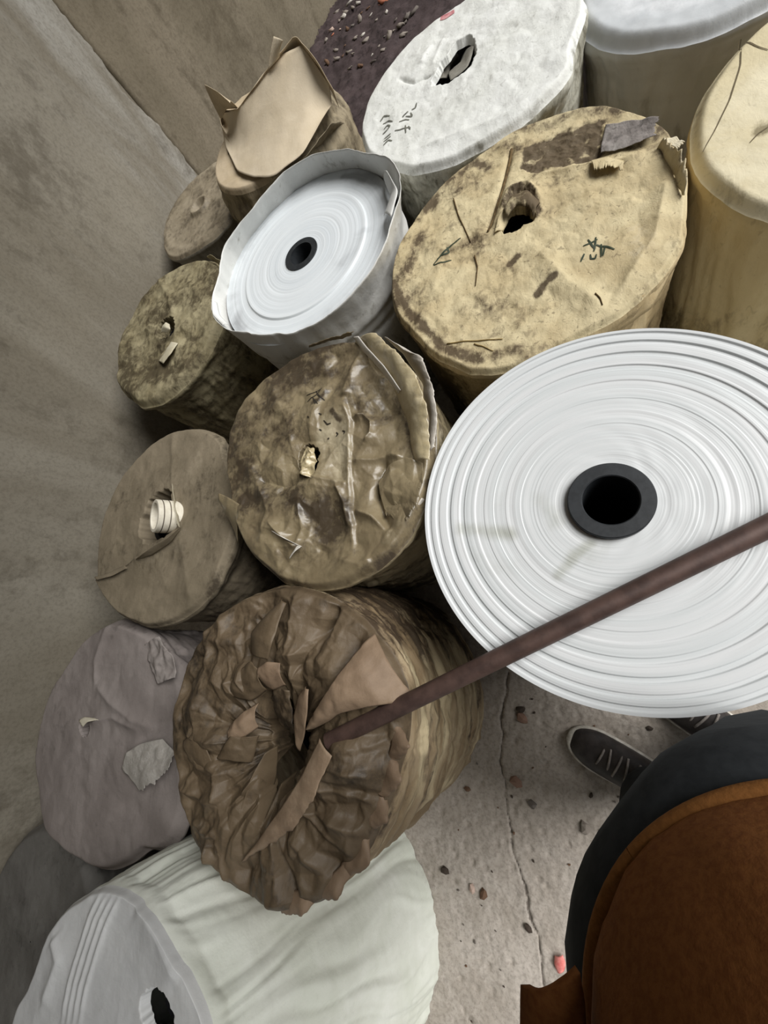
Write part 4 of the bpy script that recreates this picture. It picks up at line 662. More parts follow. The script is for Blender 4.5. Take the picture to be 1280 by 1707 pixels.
flap('raised_fold', [(-0.3997,0.7880,0.6550),(-0.3404,0.7090,0.6600),(-0.2874,0.6009,0.6600),(-0.2750,0.4979,0.6550),(-0.2877,0.4076,0.6450)], [(-0.3261,0.6921,0.6950),(-0.2807,0.6606,0.7000),(-0.2482,0.5616,0.7000),(-0.2439,0.4883,0.6900),(-0.2622,0.4178,0.6650)], MID, M['white_fold'], 60, 14, 0.008, 0.008, 16, seed=4, pale=0.3, tear=0.006)
flap('film_edge', [(-0.5040,0.8294,0.6500),(-0.4633,0.7602,0.6600),(-0.4040,0.6730,0.6650),(-0.3536,0.5902,0.6650)], [(-0.4732,0.8057,0.6720),(-0.4392,0.7475,0.6800),(-0.3831,0.6648,0.6900),(-0.3405,0.5865,0.6800)], MID, M['white_fold'], 30, 6, 0.002, 0.002, 22, seed=5, pale=0.7)
flap('crumpled_film', [(-0.4248,0.3676,0.6450),(-0.3913,0.3990,0.6550),(-0.3440,0.4084,0.6620),(-0.3011,0.3962,0.6600)], [(-0.4044,0.2695,0.6450),(-0.3534,0.2446,0.6600),(-0.3136,0.2723,0.6750),(-0.2924,0.3336,0.6800)], MID, M['midp'], 70, 60, 0.022, 0.0, 11, seed=6, dirt=0.15, pale=0.25, tear=0.02)
flap('film_edge', [(-0.3873,0.2029,0.6300),(-0.3451,0.2498,0.6350),(-0.3080,0.3039,0.6400)], [(-0.3794,0.2080,0.6000),(-0.3316,0.2467,0.6100),(-0.3025,0.3031,0.6300)], MID, M['white_fold'], 26, 8, 0.005, 0.006, 26, seed=7, dirt=0.2)
flap('side_flap', [(-0.9779,0.4132,0.6480),(-0.9211,0.3847,0.6500),(-0.8785,0.3602,0.6480)], [(-0.9822,0.3661,0.6200),(-0.9552,0.3220,0.6100),(-0.9262,0.2579,0.6000)], MID, M['midp'], 24, 18, 0.005, 0.010, 20, seed=8, dirt=0.2)
flap('stuffed_paper', [(-0.6731,0.4257,0.6480),(-0.6679,0.4609,0.6500),(-0.6538,0.5072,0.6450)], [(-0.6214,0.4011,0.6520),(-0.6049,0.4377,0.6560),(-0.6203,0.4925,0.6500)], MID, M['film_fold'], 30, 24, 0.012, 0.010, 52, seed=9, dirt=0.15)
flap('torn_strip', [(-0.7491,0.2739,0.6550),(-0.7047,0.2461,0.6600),(-0.6681,0.2231,0.6580)], [(-0.7323,0.2590,0.6680),(-0.6858,0.2335,0.6720),(-0.6325,0.2090,0.6650)], MID, M['white_fold'], 20, 6, 0.002, 0.003, 26, seed=10, pale=0.6)
flap('torn_strip', [(-0.6648,0.2023,0.6550),(-0.6484,0.2161,0.6600),(-0.6363,0.2102,0.6600)], [(-0.6765,0.1801,0.6580),(-0.6524,0.1958,0.6680),(-0.6358,0.2055,0.6680)], MID, M['white_fold'], 14, 6, 0.001, 0.002, 26, seed=11, pale=0.6)
flap('rim_curl', [(-0.6678,0.8537,0.6420),(-0.5875,0.8501,0.6450),(-0.5053,0.8357,0.6480)], [(-0.6528,0.8517,0.6500),(-0.5718,0.8471,0.6560),(-0.4925,0.8366,0.6600)], MID, M['midp'], 30, 8, 0.006, 0.006, 30, seed=13, dirt=0.1, tear=0.008)
ink(MID, ([(-0.6608,0.6772),(-0.6390,0.6774),(-0.6116,0.6840)], [(-0.6549,0.6530),(-0.6253,0.6634),(-0.6053,0.6864)], [(-0.6287,0.6848),(-0.6124,0.6599),(-0.5947,0.6431)], [(-0.6191,0.6658),(-0.6036,0.6535)], [(-0.6290,0.6522),(-0.6130,0.6319)], [(-0.6338,0.6616),(-0.6193,0.6316)]), 0.0022, M['ink_black'])
ink(MID, ([(-0.5935,0.5760),(-0.5826,0.5619),(-0.5705,0.5629)], [(-0.6092,0.6013),(-0.6006,0.5952)], [(-0.6448,0.5962),(-0.6380,0.5907)], [(-0.6087,0.5527),(-0.6022,0.5474)], [(-0.5867,0.5212),(-0.5808,0.5237)], [(-0.5595,0.5377),(-0.5533,0.5307),(-0.5589,0.5245)], [(-0.5378,0.5365),(-0.5279,0.5305),(-0.5316,0.5239)]), 0.0024, M['ink_black'], 'ink_spot')

# -- brown kraft roll, crumpled and torn open
O = dict(c=(-0.7069,-0.2229),h=0.6450,r=0.3476,R=[0.351,0.362,0.368,0.367,0.362,0.352,0.348,0.341,0.338,0.337,0.335,0.334,0.336,0.336,0.334,0.335,0.339,0.344,0.343,0.345,0.351,0.354,0.359,0.358,0.353,0.352,0.349,0.347,0.347,0.348,0.351,0.351,0.346,0.344,0.343,0.343,0.345,0.351,0.352,0.352,0.351,0.343,0.338,0.336,0.333,0.333,0.335,0.341])
M['kraft'] = paper('brown_kraft', '#6a5b47', '#5a4c3a', '#2b241b', '#8a7962', 0.56, 0.4, 0.9, 0.25, 1.0, (1, 1, 1), -0.02, 0.85, 0.06, coat=0.03)
M['kraft_light'] = paper('brown_kraft_inside', '#917c66', '#7e6a56', '#4a3c2e', '#b19c84', 0.6, 0.35, 0.9, 0.25, 1.0, (1, 1, 1), -0.12, 0.7, 0.05)
M['kraft_side'] = paper('brown_kraft_side', '#a8967a', '#8a7659', '#43362a', '#c8b896', 0.65, 0.35, 0.8, 0.4, 1.0, (1, 1, 3.0), -0.02, 0.85, 0.1)
hole = [(-0.7597,-0.1598),(-0.7384,-0.1419),(-0.7071,-0.1497),(-0.6921,-0.1891),(-0.6389,-0.2236),(-0.6111,-0.2522),(-0.6317,-0.3153),(-0.6613,-0.3668),(-0.6862,-0.4288),(-0.7010,-0.4198),(-0.6980,-0.3482),(-0.7220,-0.2918),(-0.7473,-0.2664),(-0.7458,-0.2134)]
HC = np.array(hole).mean(0)
def brel(x, y, t, th):
    a = np.arctan2(y - HC[1], x - HC[0]); d = np.hypot(x - HC[0], y - HC[1])
    wa = np.abs(((a / (2 * PI)) % 1.0) * 2 - 1) + 0.05 * perlin(x * 6, y * 6, 2.0)
    p = 0.7 * facet(wa * 13, d * 7, 3.0, 0.25) + 0.4 * facet(wa * 27, d * 12, 5.0, 0.25)
    return 0.034 * p * sstep(0.01, 0.10, d) * (0.15 + 0.85 * sstep(1.0, 0.86, t)) - 0.05 * np.exp(-(d / 0.10) ** 2) + 0.020 * np.exp(-((d - 0.20) / 0.08) ** 2)
BRN = roll('paper_wrapped_roll', 'brown kraft paper roll, crumpled and ripped open, under the pipe tip', O, (M['kraft'], M['kraft_side'], M['core_dark']), hole, base=((-0.69, -0.215), 0.360), body=0.345,
     nt=560, nr=170, ns=130, fine=(0.0015, 26), crumple=(0.026, 9), edge=0.020, edge_w=0.05, seed=111, relief=brel, hole_drop=0.06, core_top=0.2,
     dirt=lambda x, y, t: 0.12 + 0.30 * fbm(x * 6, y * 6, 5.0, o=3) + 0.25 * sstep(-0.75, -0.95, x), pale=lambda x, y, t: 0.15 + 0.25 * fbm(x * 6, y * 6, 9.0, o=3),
     ridges=([[(-0.4044,-0.2859),(-0.4907,-0.2743),(-0.5686,-0.2718)], .014, .018, 'r'], [[(-0.4590,-0.3845),(-0.5475,-0.3722),(-0.6109,-0.3708)], .014, .018, 'r'], [[(-0.4181,-0.3307),(-0.5042,-0.3213),(-0.5660,-0.3184)], .012, .014, 'r'], [[(-0.5129,-0.4819),(-0.5744,-0.4421),(-0.6236,-0.4181)], .016, .018, 'r'], [[(-0.8595,-0.5305),(-0.8578,-0.4826),(-0.8348,-0.4422)], .010, .016, 'r'], [[(-0.7901,-0.5507),(-0.8073,-0.4970),(-0.8274,-0.4652)], .010, .016, 'r'],
             [[(-0.9155,-0.4431),(-0.8714,-0.4607),(-0.8217,-0.4642)], .010, .012, 'r'], [[(-0.9912,-0.3890),(-0.9020,-0.4026),(-0.8231,-0.3909)], .012, .014, 'r'], [[(-0.9631,0.0082),(-0.9390,-0.0639),(-0.9484,-0.1415)], .018, .014, 'r'], [[(-0.5346,0.0635),(-0.5657,-0.0140),(-0.5800,-0.0692)], .014, -.02, 'r'], [[(-0.6450,0.0968),(-0.6577,0.0146),(-0.6613,-0.0575)], .018, .018, 'r'], [[(-1.0273,-0.0982),(-0.9405,-0.1859),(-0.9362,-0.2720)], .02, .016, 'r']),
     side_h=0.012, side_v=0.003, twist=0.55, side_dark=lambda x, y, z: 0.05 + 0.55 * fbm(x * 4, y * 4, z * 24, o=3) + 0.55 * sstep(0.02, 0.16, y + 0.15), side_pale=lambda x, y, z: 0.2 + 0.6 * fbm(x * 4 + 3, y * 4, z * 30, o=3) + 0.3 * sstep(-0.5, -0.35, x))  # streaks; lit right flank painted paler, flank towards the middle roll darker
kl, kk = M['kraft_light'], M['kraft']
flap('torn_flap', [(-0.5906,-0.2166,0.6650),(-0.5493,-0.1695,0.7000),(-0.5017,-0.1204,0.7150),(-0.4576,-0.0562,0.7000),(-0.4218,-0.0077,0.6650)], [(-0.5642,-0.2122,0.6750),(-0.4910,-0.1732,0.7000),(-0.4168,-0.1531,0.7050),(-0.3629,-0.1426,0.6900),(-0.3287,-0.1356,0.6600)], BRN, kl, 50, 34, 0.010, 0.012, 15, 0.0014, seed=3)
flap('torn_flap', [(-0.5308,-0.2226,0.7000),(-0.5679,-0.2920,0.7000),(-0.6250,-0.3639,0.6900),(-0.6842,-0.4323,0.6800),(-0.7410,-0.4897,0.6650)], [(-0.4901,-0.2480,0.7150),(-0.5213,-0.3157,0.7150),(-0.5454,-0.3466,0.7050),(-0.5900,-0.3962,0.6950),(-0.7355,-0.4900,0.6670)], BRN, kl, 50, 16, 0.005, 0.006, 15, 0.0014, seed=4, pale=0.45, tear=0.005)
flap('torn_flap', [(-0.7268,-0.2885,0.6400),(-0.7479,-0.3399,0.6550),(-0.7655,-0.3957,0.6600),(-0.7738,-0.4559,0.6600)], [(-0.7191,-0.2774,0.6000),(-0.7231,-0.3421,0.5900),(-0.7427,-0.4088,0.5900),(-0.7431,-0.4638,0.6400)], BRN, kk, 40, 24, 0.006, 0.010, 16, 0.0014, seed=5, pale=0.2)
flap('torn_flap', [(-0.7554,-0.0579,0.6800),(-0.7562,-0.0073,0.6900),(-0.7174,0.0290,0.6900),(-0.6796,0.0763,0.6720)], [(-0.6886,-0.0690,0.7000),(-0.6666,-0.0340,0.7150),(-0.6568,0.0069,0.7100),(-0.6570,0.0648,0.6800)], BRN, kk, 36, 14, 0.006, 0.010, 18, 0.0014, seed=6, pale=0.35)
flap('torn_flap', [(-0.7197,-0.0870,0.6900),(-0.6863,-0.0743,0.7000),(-0.6547,-0.0766,0.6900)], [(-0.7223,-0.1277,0.6650),(-0.6905,-0.1392,0.6680),(-0.6563,-0.1289,0.6600)], BRN, kl, 22, 16, 0.006, 0.010, 24, 0.0014, seed=7, dirt=0.15)
flap('torn_flap', [(-0.6301,-0.2431,0.6500),(-0.6369,-0.1962,0.6550),(-0.6194,-0.1491,0.6600),(-0.5968,-0.1283,0.6600)], [(-0.6221,-0.2693,0.6400),(-0.5869,-0.2131,0.6750),(-0.5761,-0.1678,0.6850),(-0.5790,-0.1320,0.6750)], BRN, kl, 30, 12, 0.005, 0.006, 22, 0.0014, seed=8, pale=0.2)
flap('torn_flap', [(-0.7194,-0.1442,0.6400),(-0.7233,-0.2032,0.6150),(-0.6869,-0.2348,0.6100)], [(-0.6445,-0.1369,0.6650),(-0.6447,-0.1912,0.6500),(-0.6417,-0.2376,0.6400)], BRN, kk, 26, 20, 0.012, 0.006, 30, 0.0014, seed=9, dirt=0.45)
flap('torn_flap', [(-0.8205,-0.2296,0.6650),(-0.7860,-0.1990,0.6700),(-0.7407,-0.1729,0.6600)], [(-0.8127,-0.2842,0.6550),(-0.7701,-0.2459,0.6600),(-0.7483,-0.2306,0.6400)], BRN, kl, 26, 18, 0.009, 0.012, 24, 0.0014, seed=10, dirt=0.2)
flap('torn_flap', [(-0.8568,-0.3037,0.6600),(-0.8107,-0.2482,0.6680),(-0.7701,-0.2459,0.6600)], [(-0.7709,-0.3116,0.6300),(-0.7558,-0.2814,0.6400),(-0.7464,-0.2477,0.6400)], BRN, kk, 26, 18, 0.010, 0.010, 24, 0.0014, seed=11, pale=0.2)
flap('torn_flap', [(-0.9836,-0.2807,0.6600),(-0.9417,-0.2618,0.6700),(-0.8898,-0.2513,0.6700)], [(-0.9353,-0.3316,0.6550),(-0.8851,-0.3303,0.6620),(-0.8660,-0.3219,0.6600)], BRN, kk, 22, 14, 0.006, 0.008, 20, 0.0014, seed=12, pale=0.3)
flap('torn_flap', [(-0.7991,-0.1028,0.6700),(-0.7491,-0.0716,0.6850),(-0.7192,-0.0911,0.6900)], [(-0.8313,-0.1623,0.6600),(-0.7556,-0.1705,0.6650),(-0.7157,-0.1416,0.6600)], BRN, kk, 26, 18, 0.008, 0.012, 22, 0.0014, seed=13, pale=0.15)
# scalloped free edge of the wrapper along the front rim
flap('scalloped_edge', [(-0.3848,-0.1919,0.6480),(-0.3855,-0.2320,0.6500),(-0.3947,-0.2567,0.6480)], [(-0.3675,-0.1895,0.6400),(-0.3340,-0.2235,0.6680),(-0.3738,-0.2595,0.6400)], BRN, kl, 24, 10, 0.005, 0.006, 24, 0.0014, seed=20, dirt=0.15, tear=0.004)
flap('scalloped_edge', [(-0.3947,-0.2512,0.6480),(-0.4021,-0.2864,0.6500),(-0.4194,-0.3204,0.6480)], [(-0.3792,-0.2535,0.6400),(-0.3543,-0.2855,0.6680),(-0.4000,-0.3296,0.6400)], BRN, kl, 24, 10, 0.005, 0.006, 24, 0.0014, seed=21, dirt=0.15, tear=0.004)
flap('scalloped_edge', [(-0.4153,-0.3177,0.6480),(-0.4305,-0.3531,0.6500),(-0.4547,-0.3775,0.6480)], [(-0.4000,-0.3253,0.6400),(-0.3858,-0.3609,0.6680),(-0.4407,-0.3936,0.6400)], BRN, kl, 24, 10, 0.005, 0.006, 24, 0.0014, seed=22, dirt=0.15, tear=0.004)
flap('scalloped_edge', [(-0.4492,-0.3745,0.6480),(-0.4624,-0.4234,0.6500),(-0.5005,-0.4579,0.6480)], [(-0.4380,-0.3869,0.6400),(-0.4230,-0.4407,0.6680),(-0.4904,-0.4814,0.6400)], BRN, kl, 24, 10, 0.005, 0.006, 24, 0.0014, seed=23, dirt=0.15, tear=0.004)
flap('scalloped_edge', [(-0.4853,-0.4458,0.6480),(-0.5242,-0.4810,0.6500),(-0.5685,-0.5044,0.6480)], [(-0.4768,-0.4646,0.6400),(-0.4934,-0.5072,0.6680),(-0.5648,-0.5336,0.6400)], BRN, kl, 24, 10, 0.005, 0.006, 24, 0.0014, seed=24, dirt=0.15, tear=0.004)
flap('scalloped_edge', [(-0.5538,-0.4992,0.6480),(-0.5933,-0.5190,0.6500),(-0.6415,-0.5408,0.6480)], [(-0.5520,-0.5237,0.6400),(-0.5718,-0.5512,0.6680),(-0.6466,-0.5747,0.6400)], BRN, kl, 24, 10, 0.005, 0.006, 24, 0.0014, seed=25, dirt=0.15, tear=0.004)

# ================================================================== rusty pipe lying over the white roll, its tip in the brown paper
M['rust'] = plain('rusty_steel', '#5a463f', 0.55, 0.5, '#43332e', 26, 0.25, 0.25, (1, 1, 1))
PA = np.array([(-0.5218,-0.2314,0.6760)][0]); PB = np.array([(0.2930,0.1604,0.6720)][0]); dv = (PB - PA); PB = PA + dv * 1.55; L = np.linalg.norm(PB - PA)
pipe = empty('steel_pipe', tuple(PA), 'long rusty brown steel pipe lying across the bare white film roll', 'pipe')
q = dv.copy(); pr = 0.0182
o = lathe('tube', [(pr, 0), (pr * 1.003, 0.01), (pr, L), (pr * 0.84, L), (pr * 0.84, 0)], M['rust'], pipe, 40)
o.rotation_euler = Vector(q).to_track_quat('Z', 'Y').to_euler()
M['rustbit'] = plain('rust_scale', '#7a5a48', 0.8, 0.2, '#8d7362', 60)

# ================================================================== twigs and straws on the yellow roll
M['twig'] = plain('dry_twig', '#6d5a3c', 0.85, 0.2, '#4c3d28', 60, 0.3)
M['straw'] = plain('dry_straw', '#a08b5c', 0.8, 0.2, '#877247', 60, 0.3)
def twig(pts, r, label, mat, name='twig', root=YEL):
    P = smooth_line(pts, 14); z = np.array([surf(root, p[0], p[1]) for p in P]) + r
    Q = np.c_[P, z]; o = empty(name, (Q[0, 0], Q[0, 1], Q[0, 2] - r), label, 'twig', 'bits lying on the yellow roll')
    tube_path('stem', Q, r * np.linspace(1.0, 0.6, 14), mat, o, 7)
twig([(-0.0118,1.2899),(-0.0283,1.2303),(-0.0508,1.1531),(-0.0751,1.0898),(-0.0968,1.0369)], 0.0042, 'thick dark dry stem lying beside the hole of the yellow roll', M['twig'])
twig([(-0.1819,1.1979),(-0.1728,1.1344),(-0.1558,1.0688),(-0.1450,1.0260)], 0.0019, 'thin bent twig above the left scrawl on the yellow roll', M['twig'])
twig([(-0.1369,0.9710),(-0.1307,0.9186),(-0.1405,0.8670)], 0.0021, 'short thin twig below the left scrawl on the yellow roll', M['twig'])
twig([(-0.2257,0.7180),(-0.1708,0.7079),(-0.0864,0.6814)], 0.0018, 'pale straw along the front edge of the yellow roll', M['straw'], 'straw')
twig([(-0.1562,0.6954),(-0.1349,0.6772),(-0.1115,0.6552)], 0.0016, 'short pale straw near the front edge of the yellow roll', M['straw'], 'straw')
twig([(0.1210,0.7243),(0.1284,0.7078),(0.1308,0.6903)], 0.0018, 'tiny dark twig at the lower right rim of the yellow roll', M['twig'])

# ================================================================== litter and soil at the back, pebbles on the floor
M['soil'] = concrete('dark_soil', '#544848', '#433939', '#211b1b', '#85797a', 2.2, (1, 1, 1), 0.8)
sx = np.arange(-1.75, 0.35, 0.018); sy = np.arange(2.25, 5.9, 0.018); SY, SX = np.meshgrid(sy, sx, indexing='ij')
env = sstep(-1.75, -1.5, SX) * sstep(0.35, 0.1, SX) * sstep(2.25, 2.5, SY) * sstep(5.9, 5.5, SY)
SZ = 0.001 + env * (0.02 + 0.018 * fbm(SX * 5, SY * 5, 2.0, o=5) + 0.010 * fbm(SX * 22, SY * 22, 7.0, o=3))
keep = np.ones(SX.shape, bool)
wallside = (SX - CORNER[0]) * (BB - CORNER)[1] - (SY - CORNER[1]) * (BB - CORNER)[0]
F = grid_faces(*SX.shape); kf = (wallside.ravel()[F] > 0.02).all(1)
for px, py, pr_ in ((TORN.location.x, TORN.location.y, 0.35), (WHT.location.x, WHT.location.y, 0.355), (SMALL.location.x, SMALL.location.y, 0.31)):
    kf &= (np.hypot(SX.ravel()[F] - px, SY.ravel()[F] - py) > pr_).all(1)
so = link('soil_and_litter', mesh_np('soil_and_litter', np.stack([SX, SY, SZ], -1), F[kf], {'dirt': (0.2 + 0.3 * fbm(SX * 6, SY * 6)).ravel(), 'pale': (0.5 * fbm(SX * 4, SY * 4, 6.0)).ravel()}), M['soil'])
tag(so, 'dark damp soil and crumbs strewn over the floor behind the rolls', 'soil', kind='stuff')
def soil_z(x, y):
    j = int(np.clip((x + 1.75) / 0.018, 0, SX.shape[1] - 1)); i = int(np.clip((y - 2.25) / 0.018, 0, SX.shape[0] - 1)); return float(SZ[i, j])
def rock_mesh(name, seed, sub=2, flat=0.5, rough=0.35):
    bm = bmesh.new(); bmesh.ops.create_icosphere(bm, subdivisions=sub, radius=1.0)
    co = np.array([v.co[:] for v in bm.verts]); k = 1 + rough * perlin(co[:, 0] * 1.3 + seed, co[:, 1] * 1.3, co[:, 2] * 1.3) + rough * 0.5 * perlin(co[:, 0] * 3, co[:, 1] * 3 + seed, co[:, 2] * 3)
    for v, kk in zip(bm.verts, k): v.co = Vector((v.co.x * kk, v.co.y * kk * 0.75, v.co.z * kk * flat))
    me = bpy.data.meshes.new(name); bm.to_mesh(me); bm.free(); return me
def chip_mesh(name, seed):
    rs = np.random.RandomState(seed); n = 7; a = np.sort(rs.rand(n)) * 2 * PI; r = 0.6 + 0.5 * rs.rand(n)
    top = np.c_[r * np.cos(a), 0.55 * r * np.sin(a), 0.12 + 0.25 * rs.rand(n)]; bot = top * [0.95, 0.95, 0]; V = np.r_[top, bot, [[0, 0, 0.3]], [[0, 0, 0]]]
    F = []
    for i in range(n):
        j = (i + 1) % n; F += [(i, j, 2 * n), (n + j, n + i, 2 * n + 1), (i, n + i, n + j), (i, n + j, j)]
    return mesh_np(name, V, F, smooth=False)
cols = {'pale': '#8c837a', 'grey': '#6b645e', 'orange': '#b8755c', 'brick': '#8a6f60', 'pinkish': '#b8a295', 'brown': '#6b5342', 'white': '#c2bcb3', 'dark': '#463d36'}
for k, v in cols.items(): M['bit_' + k] = plain('bit_' + k, v, 0.9, 0.2, None, 60, 0.3)
_var = {}
def bit(x, y, z, size, col, kind, label, cat, group, rot=None, tilt=0.0):
    key = (kind, col, random.randint(0, 2))
    if key not in _var:
        me = (chip_mesh if kind == 'litter_chip' else rock_mesh)(kind, 10 + len(_var), **({} if kind == 'litter_chip' else dict(sub=1, rough=0.6))); me.materials.append(M['bit_' + col]); _var[key] = me
    o = link(kind, _var[key], None, None, (x, y, z)); o.scale = (size, size, size); o.rotation_euler = (tilt, tilt * 0.7, random.random() * 6.28 if rot is None else rot)
    tag(o, label, cat, group); return o
words = {'pale': 'pale wood chip', 'grey': 'grey chip', 'orange': 'orange brick chip', 'pinkish': 'pinkish chip', 'white': 'small white chip', 'brown': 'brown bark chip'}
LIT = [(-0.7001,4.1298),(-0.7367,4.1347),(-1.1072,4.1509),(-1.1272,4.2562),(-1.0161,4.3162),(-1.0065,4.3352),(-0.8877,4.1406),(-0.9509,4.1354),(-0.8354,3.8322),(-0.8602,3.9356),(-0.9675,3.8532),(-0.9269,3.7566),(-0.8062,4.0977),(-0.6777,3.9905),(-0.6128,3.8378),(-0.6349,3.7640),(-0.6567,3.7221),(-0.5796,3.7591),(-0.5505,3.7421),(-0.7350,3.6720),(-0.7880,3.6592),(-1.0648,3.8511),(-1.1404,3.8668),(-1.1641,4.1499),(-1.0574,4.1865),(-0.9324,3.9797),(-0.9012,4.3250),(-0.8314,4.2218),(-0.7543,3.9762),(-0.7001,3.7648),(-1.0047,3.9620),(-0.9471,3.6284),(-0.8776,3.6163),(-0.7784,3.5757),(-1.0795,3.9721),(-1.0211,3.8636),(-0.7001,3.5770),(-0.5645,3.6438),(-0.5289,3.7834),(-0.4871,3.8034),(-0.9834,4.4133),(-0.9401,4.2943),(-0.8792,4.2018),(-1.0618,4.3055),(-0.9848,4.1138),(-1.0984,4.4465)]
LC = ['orange', 'orange', 'orange', 'pinkish', 'white', 'pale', 'pale', 'grey', 'pale', 'white', 'pale', 'pale', 'white', 'white', 'grey', 'pale', 'pale', 'pale', 'grey', 'pale', 'white', 'pale', 'brown', 'pale', 'pinkish', 'pale', 'white', 'brown', 'pale', 'grey', 'brown', 'pale', 'brown', 'grey', 'pale', 'brown', 'pale', 'pale', 'grey', 'grey', 'white', 'pale', 'brown', 'pale', 'brown', 'pale']
for i, (x, y) in enumerate(LIT):
    c = LC[i % len(LC)]; sz = (0.05 if i in (0, 16, 17) else random.uniform(0.014, 0.046))
    lab = {0: 'largest orange brick chip in the back litter at the top photo edge', 1: 'smaller orange brick chip right below the largest one in the back litter', 2: 'orange brick chip in the back litter against the brown wall', 15: None, 16: 'big pale flat chip in the back litter near the white roll', 17: 'second big pale flat chip in the back litter near the white roll'}.get(i)
    bit(x, y, soil_z(x, y), sz, c, 'litter_chip', lab or words[c] + ' in the dark litter behind the rolls', 'chip', words[c] + 's in the back litter', tilt=random.uniform(-0.3, 0.3))
G = 'stones on the concrete floor'
for (pt, sz, c, lab) in ((([(-0.2056,-0.2787)]), .022, 'brick', 'brownish brick fragment just below the rim of the bare white roll'), (([(-0.2105,-0.2505)]), .016, 'dark', 'dark stone touching the brick fragment below the bare white roll'),
        (([(-0.2429,-0.4613)]), .020, 'brick', 'flat brick chip right beside the floor crack'), (([(-0.1997,-0.5168)]), .017, 'grey', 'small round grey stone right of the floor crack'), (([(-0.0575,-0.5552)]), .018, 'pale', 'pale pebble against the black trousers'),
        (([(-0.4028,-0.7760)]), .015, 'pinkish', 'pinkish pebble between the crack and the bottom white roll'), (([(-0.3698,-0.7824)]), .019, 'brown', 'dark brown chip between the crack and the bottom white roll'), (([(-0.2446,-0.8330)]), .014, 'dark', 'dark crumb on the lower part of the crack'),
        (([(-0.4905,-0.7445)]), .015, 'dark', 'dark crumb at the foot of the bottom white roll'), (([(-0.4017,-0.5052)]), .012, 'brown', 'brown sliver beside the brown kraft roll'), (([(-0.0319,-0.4683)]), .008, 'dark', 'tiny dark crumb below the shoe'), (([(0.1454,-0.2750)]), .010, 'dark', 'tiny crumb above the shoe')):
    x, y = pt[0]; bit(x, y, 0.004, sz, c, 'pebble', lab, 'stone', G)
for i in range(60):
    x = random.uniform(-0.45, 0.10); y = random.uniform(-1.2, -0.12)
    if (x + 0.95) ** 2 + (y + 0.91) ** 2 < 0.41 ** 2 or (x + 0.69) ** 2 + (y + 0.21) ** 2 < 0.39 ** 2: continue
    bit(x, y, 0.003, random.uniform(0.0025, 0.0055), random.choice(['dark', 'grey', 'brown', 'dark']), 'grit', 'tiny loose grit crumb on the concrete floor', 'grit', 'grit on the floor')
M['pink'] = plain('pink_paper', '#d8736d', 0.7, 0.3, '#e79a92', 60)
pk = empty('paper_scrap', ([(-0.1662,-0.8954)])[0] + (0,), 'small bright pink paper scrap on the floor beside the jacket', 'scrap')
flap('scrap', [(-0.1761,-0.8763,0.0060),(-0.1795,-0.8947,0.0100),(-0.1726,-0.9133,0.0060)], [(-0.1550,-0.8683,0.0080),(-0.1485,-0.8804,0.0160),(-0.1559,-0.9024,0.0080)], pk, M['pink'], 12, 8, 0.003, 0.006, 40, seed=2)

# ================================================================== the person standing at the lower right
M['skin'] = plain('skin', '#b98c6c', 0.55, 0.4, '#a97c5e', 30)
M['hair'] = plain('black_hair', '#191614', 0.5, 0.4, '#26211d', 90, 0.4)
M['jacket'] = plain('brown_fleece', '#764b28', 0.95, 0.1, '#683f21', 140, 0.5)
M['jacket_seam'] = plain('brown_fleece_edge', '#7d532c', 0.95, 0.1, '#6e4825', 140, 0.5)
M['trouser'] = plain('black_trousers', '#2b2e31', 0.85, 0.2, '#232629', 60, 0.3)
M['shoe'] = plain('dark_shoe', '#3a3533', 0.5, 0.4, '#2c2827', 50, 0.2)
M['sole'] = plain('shoe_sole', '#c9c4ba', 0.6, 0.3, '#a29c92', 50)
M['lace'] = plain('shoe_lace', '#8f8882', 0.7, 0.3, '#6d6762', 70)
PC = np.array([0.16, -0.33]); FW = np.array([-0.76, 0.65]); RT = np.array([0.65, 0.76])
def bp(f, r, z): p = PC + FW * f + RT * r; return Vector((p[0], p[1], z))
def skin_body(name, pts, edges, rad, mat, parent=None, sub=2):
    me = bpy.data.meshes.new(name); me.from_pydata([tuple(p) for p in pts], edges, []); o = link(name, me, mat, parent)
    sk = o.modifiers.new('skin', 'SKIN'); sk.use_smooth_shade = True
    for i, r in enumerate(rad): me.skin_vertices[0].data[i].radius = r if isinstance(r, tuple) else (r, r)
    me.skin_vertices[0].data[0].use_root = True
    s2 = o.modifiers.new('sub', 'SUBSURF'); s2.levels = sub; s2.render_levels = sub
    return o
LA, RA = (0.125, -0.405), (0.335, -0.285)     # ankles in plan
pts = [bp(-0.02, 0, 0.88), bp(-0.03, 0, 1.05), bp(-0.04, 0, 1.25), bp(-0.04, 0, 1.40), bp(-0.03, 0, 1.47), bp(-0.015, 0, 1.535), bp(0.0, 0, 1.60), bp(0.0, 0, 1.675),
       bp(-0.01, 0.10, 0.82), Vector((0.275, -0.265, 0.48)), Vector((RA[0], RA[1], 0.09)),
       bp(-0.01, -0.10, 0.82), Vector((0.105, -0.40, 0.48)), Vector((LA[0], LA[1], 0.09)),
       bp(-0.04, 0.17, 1.38), bp(-0.07, 0.25, 1.12), bp(-0.03, 0.25, 0.88), bp(-0.02, 0.25, 0.82),
       bp(-0.04, -0.17, 1.38), bp(-0.10, -0.25, 1.12), bp(-0.12, -0.25, 0.88), bp(-0.12, -0.25, 0.82)]
edges = [(0, 1), (1, 2), (2, 3), (3, 4), (4, 5), (5, 6), (6, 7), (0, 8), (8, 9), (9, 10), (0, 11), (11, 12), (12, 13), (3, 14), (14, 15), (15, 16), (16, 17), (3, 18), (18, 19), (19, 20), (20, 21)]
